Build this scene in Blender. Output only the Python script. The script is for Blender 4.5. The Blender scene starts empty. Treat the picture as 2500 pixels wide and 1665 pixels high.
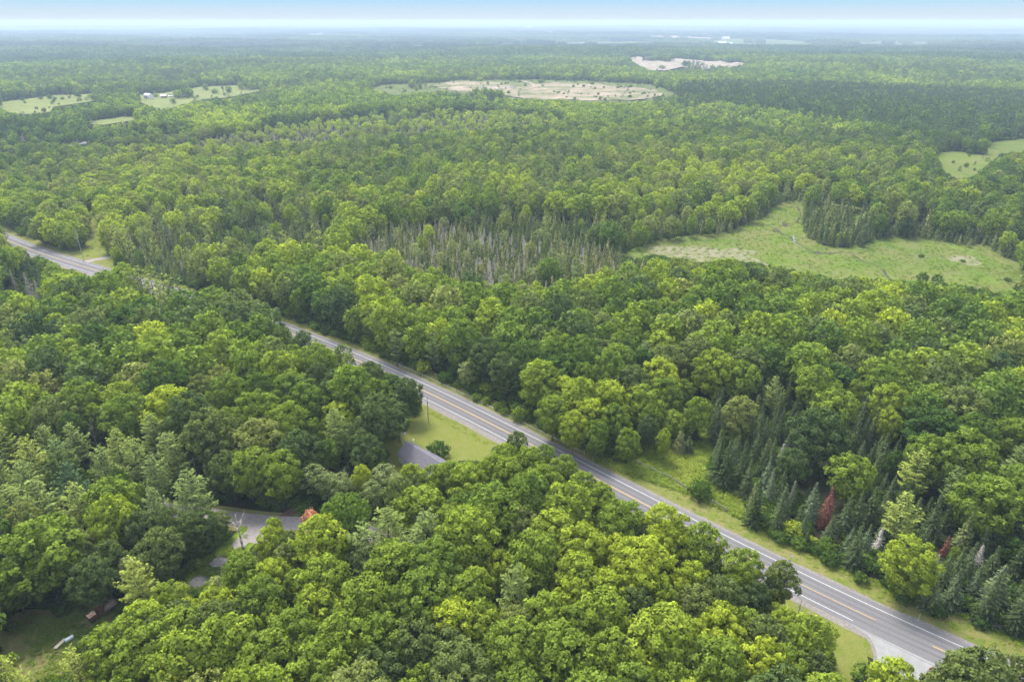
import bpy, math, random, re
import numpy as np
from mathutils import Vector
from mathutils.geometry import delaunay_2d_cdt
SC = bpy.context.scene
R = math.radians
rng = np.random.default_rng(11)
random.seed(11)

# ------------------------------------------------------------------ camera, sky, sun, exposure
H = 125.0
FPX = 1667.0
PITCH = R(25.09)
cd = bpy.data.cameras.new("camera")
cd.sensor_width = 36.0
cd.lens = 36.0 * FPX / 2500.0
cd.clip_start = 1.0
cd.clip_end = 80000.0
cam = bpy.data.objects.new("camera", cd)
cam.location = (0, 0, H)
cam.rotation_euler = (math.pi / 2 - PITCH, 0, 0)
SC.collection.objects.link(cam)
SC.camera = cam

SUN_EL, SUN_AZ = R(60), R(-30)      # azimuth from +Y towards +X (sun stands high, ahead and to the left, behind thin cloud)
world = bpy.data.worlds.new("World")
SC.world = world
world.use_nodes = True
wn = world.node_tree
bg = wn.nodes["Background"]
sky = wn.nodes.new("ShaderNodeTexSky")
sky.sky_type = 'NISHITA'
sky.sun_disc = False
sky.sun_elevation = SUN_EL
sky.sun_rotation = SUN_AZ
sky.altitude = 200
sky.air_density = 1.0
sky.dust_density = 0.4
sky.ozone_density = 2.0
# low on the horizon the summer air pales the sky: white at the edge of the land, soft blue just above
tcw = wn.nodes.new("ShaderNodeTexCoord"); sxw = wn.nodes.new("ShaderNodeSeparateXYZ"); wn.links.new(tcw.outputs["Generated"], sxw.inputs[0])
low = wn.nodes.new("ShaderNodeMapRange"); low.inputs[1].default_value = 0.0; low.inputs[2].default_value = 0.034; low.interpolation_type = 'LINEAR'
wn.links.new(sxw.outputs[2], low.inputs[0])
rw = wn.nodes.new("ShaderNodeValToRGB"); ew = rw.color_ramp.elements
ew[0].position = 0.0; ew[0].color = (1.073, 1.189, 1.304, 1); ew[1].position = 1.0; ew[1].color = (0.519, 0.929, 1.339, 1)
em = ew.new(.35); em.color = (0.927, 1.145, 1.319, 1); em = ew.new(.65); em.color = (0.725, 1.103, 1.402, 1)
wn.links.new(low.outputs[0], rw.inputs[0])
fw = wn.nodes.new("ShaderNodeMapRange"); fw.inputs[1].default_value = 0.05; fw.inputs[2].default_value = 0.4; fw.interpolation_type = 'SMOOTHSTEP'
wn.links.new(sxw.outputs[2], fw.inputs[0])
mw = wn.nodes.new("ShaderNodeMix"); mw.data_type = 'RGBA'
wn.links.new(fw.outputs[0], mw.inputs[0]); wn.links.new(rw.outputs[0], mw.inputs[6])
veil = wn.nodes.new("ShaderNodeHueSaturation"); veil.inputs["Saturation"].default_value = .50; veil.inputs["Value"].default_value = 1.05   # thin white cloud over the blue
warm = wn.nodes.new("ShaderNodeVectorMath"); warm.operation = 'MULTIPLY'; warm.inputs[1].default_value = (1.04, 1.0, .93)
wn.links.new(sky.outputs[0], veil.inputs["Color"]); wn.links.new(veil.outputs[0], warm.inputs[0]); wn.links.new(warm.outputs[0], mw.inputs[7])
wn.links.new(mw.outputs[2], bg.inputs[0])
bg.inputs[1].default_value = 0.15
sd = bpy.data.lights.new("sun", 'SUN')
sd.energy = 1.75
sd.angle = R(22)
sd.color = (1.0, 0.955, 0.88)
sun = bpy.data.objects.new("sun", sd)
sv = Vector((math.sin(SUN_AZ) * math.cos(SUN_EL), math.cos(SUN_AZ) * math.cos(SUN_EL), math.sin(SUN_EL)))
sun.rotation_euler = sv.to_track_quat('Z', 'Y').to_euler()
SC.collection.objects.link(sun)
SC.view_settings.view_transform = 'Standard'
SC.view_settings.look = 'None'
SC.view_settings.exposure = 2.2
SC.view_settings.gamma = 1.0
SC.cycles.max_bounces = 8
SC.cycles.diffuse_bounces = 5
SC.cycles.transmission_bounces = 3
SC.cycles.volume_bounces = 0
SC.cycles.transparent_max_bounces = 4
SC.cycles.use_adaptive_sampling = True
SC.cycles.adaptive_threshold = 0.02

# ------------------------------------------------------------------ terrain and photo geometry
def hgt(x, y):
    """Rolling country: level near the highway, low ridges farther out."""
    d = np.hypot(x, y)
    a = np.clip((d - 520) / 1500, 0, 1)
    a2 = np.clip((d - 2500) / 4000, 0, 1)
    h = a * (5 * np.sin(x / 310 + 1.1) * np.cos(y / 260 + .4) + 4 * np.sin((x + .6 * y) / 420 + 2.0))
    h = h + a2 * (14 * np.sin(x / 1500 + .6) * np.sin(y / 1100 + .9) + 10 * np.sin((x * .8 - y) / 1900 + 1.0))
    return h - a2 * 6

CP, SP = math.cos(PITCH), math.sin(PITCH)
def ray(px, py):
    dx = (px - 1250) / FPX
    dy = -(py - 832.5) / FPX
    return np.array([dx, CP + dy * SP, -SP + dy * CP])

def P(px, py, z=None):
    """Photo pixel -> point on the plane z, or on the terrain."""
    d = ray(px, py)
    if z is not None:
        t = (H - z) / -d[2]
        return np.array([d[0] * t, d[1] * t, z])
    zz = 0.0
    for _ in range(30):
        t = (H - zz) / -d[2]
        zn = float(hgt(d[0] * t, d[1] * t))
        zz = zz * .6 + zn * .4
    return np.array([d[0] * t, d[1] * t, zz])

def proj(x, y, z):
    zz = z - H
    f = y * CP - zz * SP
    u = y * SP + zz * CP
    f = np.maximum(f, .1)
    return 1250 + FPX * x / f, 832.5 - FPX * u / f

def inpoly(poly, px, py):
    px = np.asarray(px, float); py = np.asarray(py, float)
    c = np.zeros(px.shape, bool)
    n = len(poly)
    for i in range(n):
        x1, y1 = poly[i]; x2, y2 = poly[(i + 1) % n]
        if y1 == y2: continue
        m = ((y1 > py) != (y2 > py)) & (px < (x2 - x1) * (py - y1) / (y2 - y1) + x1)
        c ^= m
    return c

def catmull(pts, step):
    pts = np.array(pts, float)
    out = []
    ext = np.vstack([2 * pts[0] - pts[1], pts, 2 * pts[-1] - pts[-2]])
    for i in range(1, len(ext) - 2):
        p0, p1, p2, p3 = ext[i - 1:i + 3]
        n = max(2, int(np.linalg.norm(p2 - p1) / step))
        for k in range(n):
            t = k / n
            out.append(.5 * ((2 * p1) + (-p0 + p2) * t + (2 * p0 - 5 * p1 + 4 * p2 - p3) * t * t + (-p0 + 3 * p1 - 3 * p2 + p3) * t ** 3))
    out.append(pts[-1])
    return np.array(out)

def wob(x, y, s, o=0.0):
    """Smooth 2-D noise, about -1..1, feature size s."""
    x = np.asarray(x) / s; y = np.asarray(y) / s
    return (np.sin(1.7 * x + 1.3 * np.sin(1.1 * y + o) + o) + np.sin(1.9 * y + 1.5 * np.sin(1.3 * x + 2 * o) + 1.7 * o)
            + np.sin(1.2 * (x + y) + 2.1 * np.sin(.7 * x - .8 * y + o))) / 3

# ------------------------------------------------------------------ materials
def mat(name, col, rough=.8, col2=None, scale=1.0, detail=4, spec=.3, bump=0, dist=0, metal=0, coords='Object', ramp=(.35, .65)):
    m = bpy.data.materials.new(name); m.use_nodes = True
    nt = m.node_tree; b = nt.nodes["Principled BSDF"]
    b.inputs["Base Color"].default_value = (*col, 1)
    b.inputs["Roughness"].default_value = rough
    b.inputs["Metallic"].default_value = metal
    b.inputs["Specular IOR Level"].default_value = spec
    if col2 is not None:
        tc = nt.nodes.new("ShaderNodeTexCoord")
        n = nt.nodes.new("ShaderNodeTexNoise")
        n.inputs["Scale"].default_value = scale; n.inputs["Detail"].default_value = detail
        n.inputs["Roughness"].default_value = .65
        r = nt.nodes.new("ShaderNodeValToRGB")
        r.color_ramp.elements[0].position = ramp[0]; r.color_ramp.elements[1].position = ramp[1]
        r.color_ramp.elements[0].color = (*col, 1); r.color_ramp.elements[1].color = (*col2, 1)
        nt.links.new(tc.outputs[coords], n.inputs["Vector"])
        nt.links.new(n.outputs[0], r.inputs[0]); nt.links.new(r.outputs[0], b.inputs["Base Color"])
        if bump:
            bp = nt.nodes.new("ShaderNodeBump"); bp.inputs["Strength"].default_value = bump; bp.inputs["Distance"].default_value = dist
            nt.links.new(n.outputs[0], bp.inputs["Height"]); nt.links.new(bp.outputs[0], b.inputs["Normal"])
    return m

def ground_mat(name, cols, scales, bump=.4, bdist=.15, fine=1.6):
    """Mottled ground: big patches x small patches x fine speckle, all real colour of the soil and plants."""
    m = bpy.data.materials.new(name); m.use_nodes = True
    nt = m.node_tree; N = nt.nodes.new; L = nt.links.new
    b = nt.nodes["Principled BSDF"]; b.inputs["Roughness"].default_value = .95; b.inputs["Specular IOR Level"].default_value = .0
    tc = N("ShaderNodeTexCoord")
    prev = None
    for i, sc in enumerate(scales):
        n = N("ShaderNodeTexNoise"); n.inputs["Scale"].default_value = sc; n.inputs["Detail"].default_value = 6; n.inputs["Roughness"].default_value = .6
        n.inputs["Distortion"].default_value = .15
        L(tc.outputs["Object"], n.inputs["Vector"])
        r = N("ShaderNodeValToRGB"); r.color_ramp.elements[0].position = .38; r.color_ramp.elements[1].position = .62
        L(n.outputs[0], r.inputs[0])
        mx = N("ShaderNodeMix"); mx.data_type = 'RGBA'
        L(r.outputs[0], mx.inputs[0])
        if prev is None: mx.inputs[6].default_value = (*cols[0], 1)
        else: L(prev, mx.inputs[6])
        mx.inputs[7].default_value = (*cols[i + 1], 1)
        prev = mx.outputs[2]
    n = N("ShaderNodeTexNoise"); n.inputs["Scale"].default_value = fine; n.inputs["Detail"].default_value = 5
    n.inputs["Roughness"].default_value = .75
    L(tc.outputs["Object"], n.inputs["Vector"])
    mr = N("ShaderNodeMapRange"); mr.inputs[1].default_value = .3; mr.inputs[2].default_value = .7; mr.inputs[3].default_value = .72; mr.inputs[4].default_value = 1.28
    L(n.outputs[0], mr.inputs[0])
    vm = N("ShaderNodeVectorMath"); vm.operation = 'SCALE'
    L(prev, vm.inputs[0]); L(mr.outputs[0], vm.inputs[3])
    L(vm.outputs[0], b.inputs["Base Color"])
    bp = N("ShaderNodeBump"); bp.inputs["Strength"].default_value = bump; bp.inputs["Distance"].default_value = bdist
    L(n.outputs[0], bp.inputs["Height"]); L(bp.outputs[0], b.inputs["Normal"])
    return m

def leaf_mat(name, stops, transl=.36, tcol=(1.1, 1.25, .55)):
    """Foliage: the tree's own tone (0 dark .. 1 yellow-green) picks the colour, each leaf clump varies a little."""
    m = bpy.data.materials.new(name); m.use_nodes = True
    nt = m.node_tree; N = nt.nodes.new; L = nt.links.new
    nt.nodes.remove(nt.nodes["Principled BSDF"])
    out = nt.nodes["Material Output"]
    at = N("ShaderNodeAttribute"); at.attribute_type = 'INSTANCER'; at.attribute_name = "tone"
    sh = N("ShaderNodeAttribute"); sh.attribute_type = 'GEOMETRY'; sh.attribute_name = "shade"
    # leaf clumps shift the tone a bit as well as the brightness
    ma = N("ShaderNodeMath"); ma.operation = 'MULTIPLY_ADD'; ma.inputs[1].default_value = .30; ma.inputs[2].default_value = -.30
    L(sh.outputs["Fac"], ma.inputs[0])
    ad = N("ShaderNodeMath"); ad.operation = 'ADD'; L(at.outputs["Fac"], ad.inputs[0]); L(ma.outputs[0], ad.inputs[1])
    rp = N("ShaderNodeValToRGB")
    els = rp.color_ramp.elements
    els[0].position = stops[0][0]; els[0].color = (*stops[0][1], 1)
    els[1].position = stops[-1][0]; els[1].color = (*stops[-1][1], 1)
    for p, c in stops[1:-1]:
        e = els.new(p); e.color = (*c, 1)
    L(ad.outputs[0], rp.inputs[0])
    vm = N("ShaderNodeVectorMath"); vm.operation = 'SCALE'
    L(rp.outputs[0], vm.inputs[0]); L(sh.outputs["Fac"], vm.inputs[3])
    d = N("ShaderNodeBsdfDiffuse"); L(vm.outputs[0], d.inputs[0])
    t = N("ShaderNodeBsdfTranslucent")
    vt = N("ShaderNodeVectorMath"); vt.operation = 'MULTIPLY'; vt.inputs[1].default_value = tcol
    L(vm.outputs[0], vt.inputs[0]); L(vt.outputs[0], t.inputs[0])
    mx = N("ShaderNodeMixShader"); mx.inputs[0].default_value = transl
    L(d.outputs[0], mx.inputs[1]); L(t.outputs[0], mx.inputs[2])
    L(mx.outputs[0], out.inputs[0])
    return m

LM = {
    'maple': leaf_mat("maple leaves", [(0, (.050, .092, .021)), (.35, (.104, .160, .027)), (.65, (.172, .228, .031)), (1, (.300, .345, .034))]),
    'oak': leaf_mat("oak leaves", [(0, (.042, .074, .029)), (.35, (.088, .124, .037)), (.65, (.150, .180, .048)), (1, (.235, .250, .065))]),
    'birch': leaf_mat("aspen leaves", [(0, (.085, .114, .050)), (.5, (.168, .200, .072)), (1, (.255, .285, .095))]),
    'pine': leaf_mat("pine needles", [(0, (.042, .076, .034)), (.5, (.128, .172, .052)), (1, (.225, .262, .050))], .15),
    'spruce': leaf_mat("spruce needles", [(0, (.036, .054, .020)), (.5, (.066, .090, .034)), (.8, (.098, .132, .076)), (1, (.135, .158, .052))], .08),
    'cedar': leaf_mat("cedar sprays", [(0, (.048, .080, .026)), (.5, (.106, .136, .042)), (1, (.215, .215, .085))], .12),
    'dead': leaf_mat("dead twigs", [(0, (.21, .185, .165)), (.5, (.32, .29, .255)), (1, (.38, .35, .31))], .05, (1, 1, 1)),
    'shrub': leaf_mat("shrub leaves", [(0, (.046, .088, .021)), (.5, (.120, .182, .029)), (1, (.300, .350, .038))]),
    'weeds': leaf_mat("weed leaves", [(0, (.078, .132, .024)), (.5, (.170, .230, .031)), (1, (.270, .305, .052))]),
}
bark = mat("bark", (.075, .058, .045), .95, (.16, .135, .115), 6, bump=.5, dist=.03)
pale_bark = mat("pale dead bark", (.30, .255, .22), .9, (.46, .41, .37), 5)
birch_bark = mat("birch bark", (.35, .33, .30), .8, (.10, .085, .075), 4)
asphalt = ground_mat("asphalt", [(.116, .111, .113), (.138, .133, .134), (.126, .121, .121)], [.06, .5], .15, .01, 7)
pale_asphalt = ground_mat("pale asphalt", [(.205, .204, .200), (.225, .223, .217), (.190, .187, .182)], [.07, .6], .15, .01, 7)
shoulder_m = ground_mat("gravel shoulder", [(.165, .150, .140), (.195, .178, .166), (.14, .125, .112)], [.3, 1.4], .3, .03, 6)
gravel_m = ground_mat("gravel", [(.215, .190, .176), (.25, .225, .21), (.185, .165, .152)], [.25, 1.2], .3, .03, 5)
white_paint = mat("white road paint", (.43, .43, .42), .6, (.30, .30, .295), 1.6)
yellow_paint = mat("yellow road paint", (.38, .245, .06), .6, (.29, .205, .085), 1.6)
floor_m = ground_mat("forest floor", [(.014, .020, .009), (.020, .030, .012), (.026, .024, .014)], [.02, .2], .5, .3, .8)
verge_m = ground_mat("verge grass", [(.080, .110, .018), (.105, .130, .024), (.150, .135, .052)], [.13, .28], .6, .12, 2.2)
lawn_m = ground_mat("lawn grass", [(.095, .120, .020), (.115, .132, .026), (.130, .135, .038)], [.05, .35], .25, .04, 2.6)
lush_m = ground_mat("lush weeds", [(.100, .150, .018), (.135, .190, .022), (.070, .115, .016)], [.12, .5], .8, .3, 1.3)
marsh_m = ground_mat("marsh grass", [(0.057, 0.096, 0.017), (0.093, 0.131, 0.022), (0.107, 0.112, 0.039)], [.014, .05], .3, .15, .5)
dry_m = ground_mat("dry reeds", [(0.163, 0.145, 0.092), (0.189, 0.167, 0.123), (0.119, 0.128, 0.055)], [.06, .2], .5, .3, .9)
field_m = ground_mat("hay field", [(0.123, 0.143, 0.043), (0.156, 0.164, 0.061), (0.115, 0.131, 0.049)], [.006, .02], .2, .2, .15)
sand_m = ground_mat("pit sand", [(0.223, 0.175, 0.130), (0.273, 0.218, 0.168), (0.097, 0.109, 0.046)], [.05, .016], .5, 1.0, .18)
sandw_m = ground_mat("white sand", [(0.227, 0.192, 0.151), (0.269, 0.231, 0.189), (0.172, 0.144, 0.105)], [.01, .05], .5, 1.0, .12)
scrub_m = ground_mat("pit scrub", [(0.085, 0.106, 0.034), (0.128, 0.123, 0.056), (0.060, 0.085, 0.025)], [.02, .08], .5, .6, .3)
yard_m = ground_mat("yard grass", [(.110, .150, .032), (.145, .175, .042), (.155, .120, .060)], [.12, .6], .6, .12, 2.2)
dirt_m = ground_mat("brown dirt", [(.105, .060, .040), (.14, .09, .062), (.08, .05, .035)], [.3, 1.2], .3, .05, 4)

# ------------------------------------------------------------------ object helpers
def link(o, parent=None):
    SC.collection.objects.link(o)
    if parent is not None: o.parent = parent
    return o

def tag(o, label=None, cat=None, group=None, kind=None):
    if label: o["label"] = label
    if cat: o["category"] = cat
    if group: o["group"] = group
    if kind: o["kind"] = kind
    return o

def mesh_from(name, V, F, m=None, shade=None, normals=None, smooth=False):
    """V (n,3), F list of faces or (k,4)/(k,3) array."""
    me = bpy.data.meshes.new(name)
    if isinstance(F, np.ndarray):
        k, s = F.shape
        me.vertices.add(len(V)); me.vertices.foreach_set("co", np.asarray(V, np.float32).ravel())
        me.loops.add(k * s); me.loops.foreach_set("vertex_index", F.astype(np.int32).ravel())
        me.polygons.add(k); me.polygons.foreach_set("loop_start", np.arange(0, k * s, s, dtype=np.int32))
        me.polygons.foreach_set("loop_total", np.full(k, s, np.int32))
        me.update(calc_edges=True)
    else:
        me.from_pydata([tuple(map(float, v)) for v in V], [], [tuple(int(i) for i in f) for f in F]); me.update()
    if shade is not None:
        a = me.attributes.new("shade", 'FLOAT', 'FACE'); a.data.foreach_set("value", np.asarray(shade, np.float32))
    if smooth or normals is not None:
        me.polygons.foreach_set("use_smooth", np.ones(len(me.polygons), bool))
    if normals is not None:
        me.normals_split_custom_set_from_vertices([tuple(n) for n in np.asarray(normals, float)])
    if m is not None: me.materials.append(m)
    return me

def obj(name, me, parent=None, loc=(0, 0, 0)):
    o = bpy.data.objects.new(name, me); o.location = loc
    return link(o, parent)

def empty(name, loc=(0, 0, 0), rz=0, label=None, cat=None, group=None):
    o = bpy.data.objects.new(name, None); o.location = loc; o.rotation_euler = (0, 0, rz)
    o.empty_display_size = .3
    link(o); tag(o, label, cat, group)
    return o

class MB:
    """Collects boxes, bars, tubes and polygons into one mesh."""
    def __init__(s): s.V = []; s.F = []
    def add(s, vs, fs):
        n = len(s.V); s.V += [tuple(v) for v in vs]; s.F += [tuple(i + n for i in f) for f in fs]; return s
    def box(s, c, d, rz=0, top=1.0):
        x, y, z = [q / 2 for q in d]; ca, sa = math.cos(rz), math.sin(rz); vs = []
        for dz, k in ((-z, 1), (z, top)):
            for a, b in ((-x, -y), (x, -y), (x, y), (-x, y)):
                a *= k; b *= k
                vs.append((c[0] + a * ca - b * sa, c[1] + a * sa + b * ca, c[2] + dz))
        return s.add(vs, [(0, 3, 2, 1), (4, 5, 6, 7), (0, 1, 5, 4), (1, 2, 6, 5), (2, 3, 7, 6), (3, 0, 4, 7)])
    def tube(s, a, b, r0, r1=None, n=6):
        r1 = r0 if r1 is None else r1
        a = Vector(a); b = Vector(b); q = (b - a).to_track_quat('Z', 'Y'); vs = []
        for p, r in ((a, r0), (b, r1)):
            for i in range(n):
                t = 2 * math.pi * i / n
                vs.append(p + q @ Vector((r * math.cos(t), r * math.sin(t), 0)))
        return s.add(vs, [(i, (i + 1) % n, n + (i + 1) % n, n + i) for i in range(n)] + [tuple(range(n - 1, -1, -1)), tuple(range(n, 2 * n))])
    def build(s, name, m, parent=None, smooth=False, loc=(0, 0, 0)):
        return obj(name, mesh_from(name, s.V, s.F, m, smooth=smooth), parent, loc)

# ------------------------------------------------------------------ ground and sheets
def grid_axis(lim, n, k):
    t = np.linspace(-1, 1, n)
    return lim * np.sinh(k * t) / math.sinh(k)
gx = grid_axis(34000, 241, 6.0)
gy = grid_axis(34000, 241, 6.0)
X, Y = np.meshgrid(gx, gy)
Z = hgt(X, Y)
n_ = 241
idx = np.arange(n_ * n_).reshape(n_, n_)
F = np.stack([idx[:-1, :-1], idx[:-1, 1:], idx[1:, 1:], idx[1:, :-1]], -1).reshape(-1, 4)
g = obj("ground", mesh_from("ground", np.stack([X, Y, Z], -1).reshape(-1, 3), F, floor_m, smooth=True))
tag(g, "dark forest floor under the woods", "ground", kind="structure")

def relief_z(x, y): return np.maximum(0, wob(x, y, 26, 2)) + .5 * np.maximum(0, wob(x, y, 11, 5))
def sheet(name, poly, m, dz, res, label, px=True, wobble=.4, cat="ground", kind="structure", relief=0):
    """Flat area of ground: outline (photo pixels or metres) filled on a grid that follows the terrain."""
    pts = np.array([P(*p)[:2] for p in poly]) if px else np.array(poly, float)
    bd = []
    for i in range(len(pts)):
        a, b = pts[i], pts[(i + 1) % len(pts)]
        k = max(1, int(np.linalg.norm(b - a) / res))
        for j in range(k):
            q = a + (b - a) * j / k
            bd.append(q + wobble * res * np.array([wob(q[0], q[1], res * 2.3, 1), wob(q[0], q[1], res * 2.1, 4)]))
    bd = np.array(bd)
    x0, y0 = bd.min(0); x1, y1 = bd.max(0)
    gxs, gys = np.meshgrid(np.arange(x0, x1, res), np.arange(y0, y1, res))
    q = np.stack([gxs.ravel(), gys.ravel()], 1)
    q = q[inpoly([tuple(v) for v in bd], q[:, 0], q[:, 1])]
    nb = len(bd)
    allp = [Vector((float(v[0]), float(v[1]))) for v in bd] + [Vector((float(v[0]), float(v[1]))) for v in q]
    vs, _, fs, _, _, _ = delaunay_2d_cdt(allp, [], [list(range(nb))], 1, 1e-4)
    V = np.array([(v.x, v.y) for v in vs])
    z = hgt(V[:, 0], V[:, 1]) + dz
    if relief:
        z = z + relief * relief_z(V[:, 0], V[:, 1])
    o = obj(name, mesh_from(name, np.column_stack([V, z]), [tuple(f) for f in fs], m, smooth=True))
    tag(o, label, cat, kind=kind)
    return o, bd

def ribbon(name, line, o0, o1, z, m, parent=None, taper=None, label=None, cat=None, kind=None, jag=0, relief=0):
    line = np.array(line, float)
    t = np.gradient(line, axis=0); t /= np.linalg.norm(t, axis=1)[:, None]
    n = np.stack([-t[:, 1], t[:, 0]], 1)
    j0 = o0 + jag * np.array([wob(i, 3, 3.1, 1) for i in range(len(line))])
    j1 = o1 + jag * np.array([wob(i, 9, 2.7, 2) for i in range(len(line))])
    a = line + n * j0[:, None] if jag else line + n * o0
    b = line + n * j1[:, None] if jag else line + n * o1
    V = np.empty((2 * len(line), 3)); V[0::2, :2] = a; V[1::2, :2] = b
    V[:, 2] = hgt(V[:, 0], V[:, 1]) + z + (relief * relief_z(V[:, 0], V[:, 1]) if relief else 0)
    k = np.arange(len(line) - 1) * 2
    F = np.stack([k, k + 2, k + 3, k + 1], 1)
    o = obj(name, mesh_from(name, V, F, m, smooth=True), parent)
    tag(o, label, cat, kind=kind)
    return o

# highway centre line from the photo (yellow line), continued past both edges
YL = [(7, 583), (102, 617), (170, 639), (221, 660), (697, 809.5), (769, 833), (830, 859), (905, 894), (1027, 954), (1125.6, 999.7), (1244.5, 1061),
      (1322.6, 1096.5), (1424.5, 1151), (1761, 1325), (1883, 1387.5), (1955, 1423), (2157, 1522), (2274, 1574), (2332, 1603)]
ctrl = [P(*p)[:2] for p in YL]
# smooth the hand-read points with a low-order fit along the road
ctrl = np.array(ctrl)
s_ = np.concatenate([[0], np.cumsum(np.linalg.norm(np.diff(ctrl, axis=0), axis=1))])
fx = np.polyfit(s_, ctrl[:, 0], 5); fy = np.polyfit(s_, ctrl[:, 1], 5)
ss = np.arange(0, s_[-1], 4.0)
road = np.stack([np.polyval(fx, ss), np.polyval(fy, ss)], 1)
d0 = road[0] - road[2]; d0 /= np.linalg.norm(d0)
d1 = road[-1] - road[-3]; d1 /= np.linalg.norm(d1)
road = np.vstack([[road[0] + d0 * k for k in range(700, 0, -10)], road, [road[-1] + d1 * k for k in range(10, 260, 10)]])
road = catmull(road, 3.0)
def road_sd(x, y):
    """Signed distance to the centre line (+ on the far/north side)."""
    x = np.atleast_1d(x); y = np.atleast_1d(y)
    best = np.full(x.shape, 1e9); sgn = np.zeros(x.shape)
    rr = road[::4]; tt = np.gradient(rr, axis=0)
    for p, t in zip(rr, tt):
        dx, dy = x - p[0], y - p[1]; d = np.hypot(dx, dy)
        m = d < best
        best = np.where(m, d, best); sgn = np.where(m, np.sign(t[0] * dy - t[1] * dx), sgn)
    return best * sgn
def road_at(px, py):
    p = P(px, py)[:2]; return int(np.argmin(np.linalg.norm(road - p, axis=1)))
i_jA, i_jB, i_wend = road_at(2157, 1522), road_at(2274, 1574), road_at(2117, 1522)
ribbon("verge", road, -11.5, 12.5, .010, verge_m, label="mown grass verge along the highway", cat="grass verge", kind="structure", jag=1.0)
ribbon("road_shoulder", road, -7.0, 6.3, .018, shoulder_m, label="pale gravel shoulder of the highway", cat="road shoulder", kind="structure", jag=.28)
JX = [(2070, 1519), (2092, 1533), (2117, 1547), (2133, 1570), (2141, 1596), (2140, 1640), (2128, 1730), (2228, 1730), (2245, 1663), (2256, 1640), (2283, 1625), (2330, 1618), (2280, 1580), (2157, 1532)]
sheet("gravel_edge", [(2050, 1512), (2085, 1533), (2108, 1549), (2124, 1572), (2133, 1598), (2131, 1642), (2117, 1732), (2238, 1733), (2256, 1665), (2266, 1643), (2295, 1628), (2340, 1622), (2280, 1570), (2150, 1522)], shoulder_m, .022, 2.0, "gravel edge round the side road junction", wobble=.08)
sheet("side_road", JX, pale_asphalt, .028, 2.5, "pale side road joining the highway", wobble=.03, cat="road")
ribbon("highway", road, -4.9, 5.3, .036, asphalt, label="two lane grey highway crossing the woods", cat="road", kind="structure")
mk = empty("road_markings", label="painted lines along the highway", cat="road markings"); tag(mk, kind="structure")
ribbon("edge_line", road, 3.62, 3.80, .042, white_paint, mk)
ribbon("edge_line", road[:i_wend], -3.80, -3.62, .042, white_paint, mk)
ribbon("centre_line", road[:i_jA], -.26, -.07, .042, yellow_paint, mk)
ribbon("centre_line", road[:i_jA - 30], .07, .22, .042, yellow_paint, mk)
ribbon("centre_line", road[i_jB:], -.18, .12, .042, yellow_paint, mk)
# tyre-worn darker and paler bands are part of the asphalt's own wear
wear = ground_mat("worn asphalt", [(.096, .092, .096), (.112, .108, .112), (.104, .100, .103)], [.05, .4], .1, .01, 6)
for a, b in ((-2.9, -2.2), (-1.2, -.55), (.7, 1.3), (2.3, 2.95)):
    ribbon("wheel_track", road, a, b, .039, wear, mk, jag=.06)

drive = catmull([P(*p)[:2] for p in ((300, 1560), (380, 1508), (457, 1443), (495, 1410), (535, 1372), (575, 1335), (620, 1300), (665, 1287), (720, 1281))], 1.5)
ribbon("gravel_drive", drive, -2.1, 2.1, .016, gravel_m, label="narrow gravel drive running down to the rusty truck", cat="drive", kind="structure", jag=.25)
drive2 = catmull([P(*p)[:2] for p in ((380, 1240), (480, 1252), (581, 1265), (655, 1273), (744, 1278), (860, 1290), (980, 1330))], 1.5)
ribbon("gravel_lane", drive2, -2.6, 2.6, .022, gravel_m, label="wide gravel lane under the wires", cat="lane", kind="structure", jag=.25)
sheet("gravel_turnout", [(604, 1284), (650, 1282), (700, 1290), (690, 1310), (655, 1322), (625, 1326), (596, 1322)], gravel_m, .019, 1.2, "pale gravel wedge between drive and lane", wobble=.2)
ribbon("drive_verge", drive, -4.2, 4.2, .008, lush_m, label="weedy verge along the gravel drive", cat="grass verge", kind="structure", jag=.5)
ribbon("lane_verge", drive2, -4.6, 4.2, .006, yard_m, label="grassy edge of the gravel lane", cat="grass verge", kind="structure", jag=.5)
sheet("dirt_track", [(672, 1262), (700, 1246), (725, 1233), (745, 1234), (742, 1243), (715, 1258), (705, 1266)], dirt_m, .0125, 1.0, "brown dirt track off the gravel lane", wobble=.15)

sheet("lawn", [(1010, 930), (1040, 975), (1120, 1030), (1230, 1088), (1260, 1110), (1200, 1180), (1060, 1200), (960, 1170), (900, 1110), (940, 1050)], lawn_m, .014, 3.0, "mown yellow green lawn beside the house", wobble=.1, cat="lawn")
sheet("junction_lawn", [(1860, 1440), (1940, 1460), (2060, 1530), (2105, 1560), (2120, 1610), (2110, 1690), (1950, 1720), (1850, 1600), (1780, 1500)], lawn_m, .012, 3.0, "grass between the woods and the junction", wobble=.1, cat="lawn")
sheet("junction_corner", [(2262, 1650), (2300, 1632), (2500, 1700), (2500, 1800), (2240, 1800)], verge_m, .012, 3.0, "grass corner beside the red marker board", wobble=.1)
sheet("clearing", [(1440, 1128), (1545, 1060), (1600, 1010), (1650, 960), (1720, 1020), (1750, 1100), (1760, 1180), (1830, 1180), (1840, 1270), (1950, 1325), (2060, 1385), (2200, 1440), (2330, 1490), (2560, 1540), (2560, 1620), (2400, 1590), (2200, 1490), (1900, 1350), (1700, 1240)], lush_m, .006, 3.0, "weedy clearing behind the split rail fence", wobble=.2, cat="clearing")
sheet("yard", [(-60, 1530), (60, 1490), (200, 1480), (290, 1460), (290, 1530), (230, 1600), (160, 1700), (-60, 1760)], yard_m, .006, 2.0, "rough grass yard around the bench", wobble=.2, cat="yard")
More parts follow.
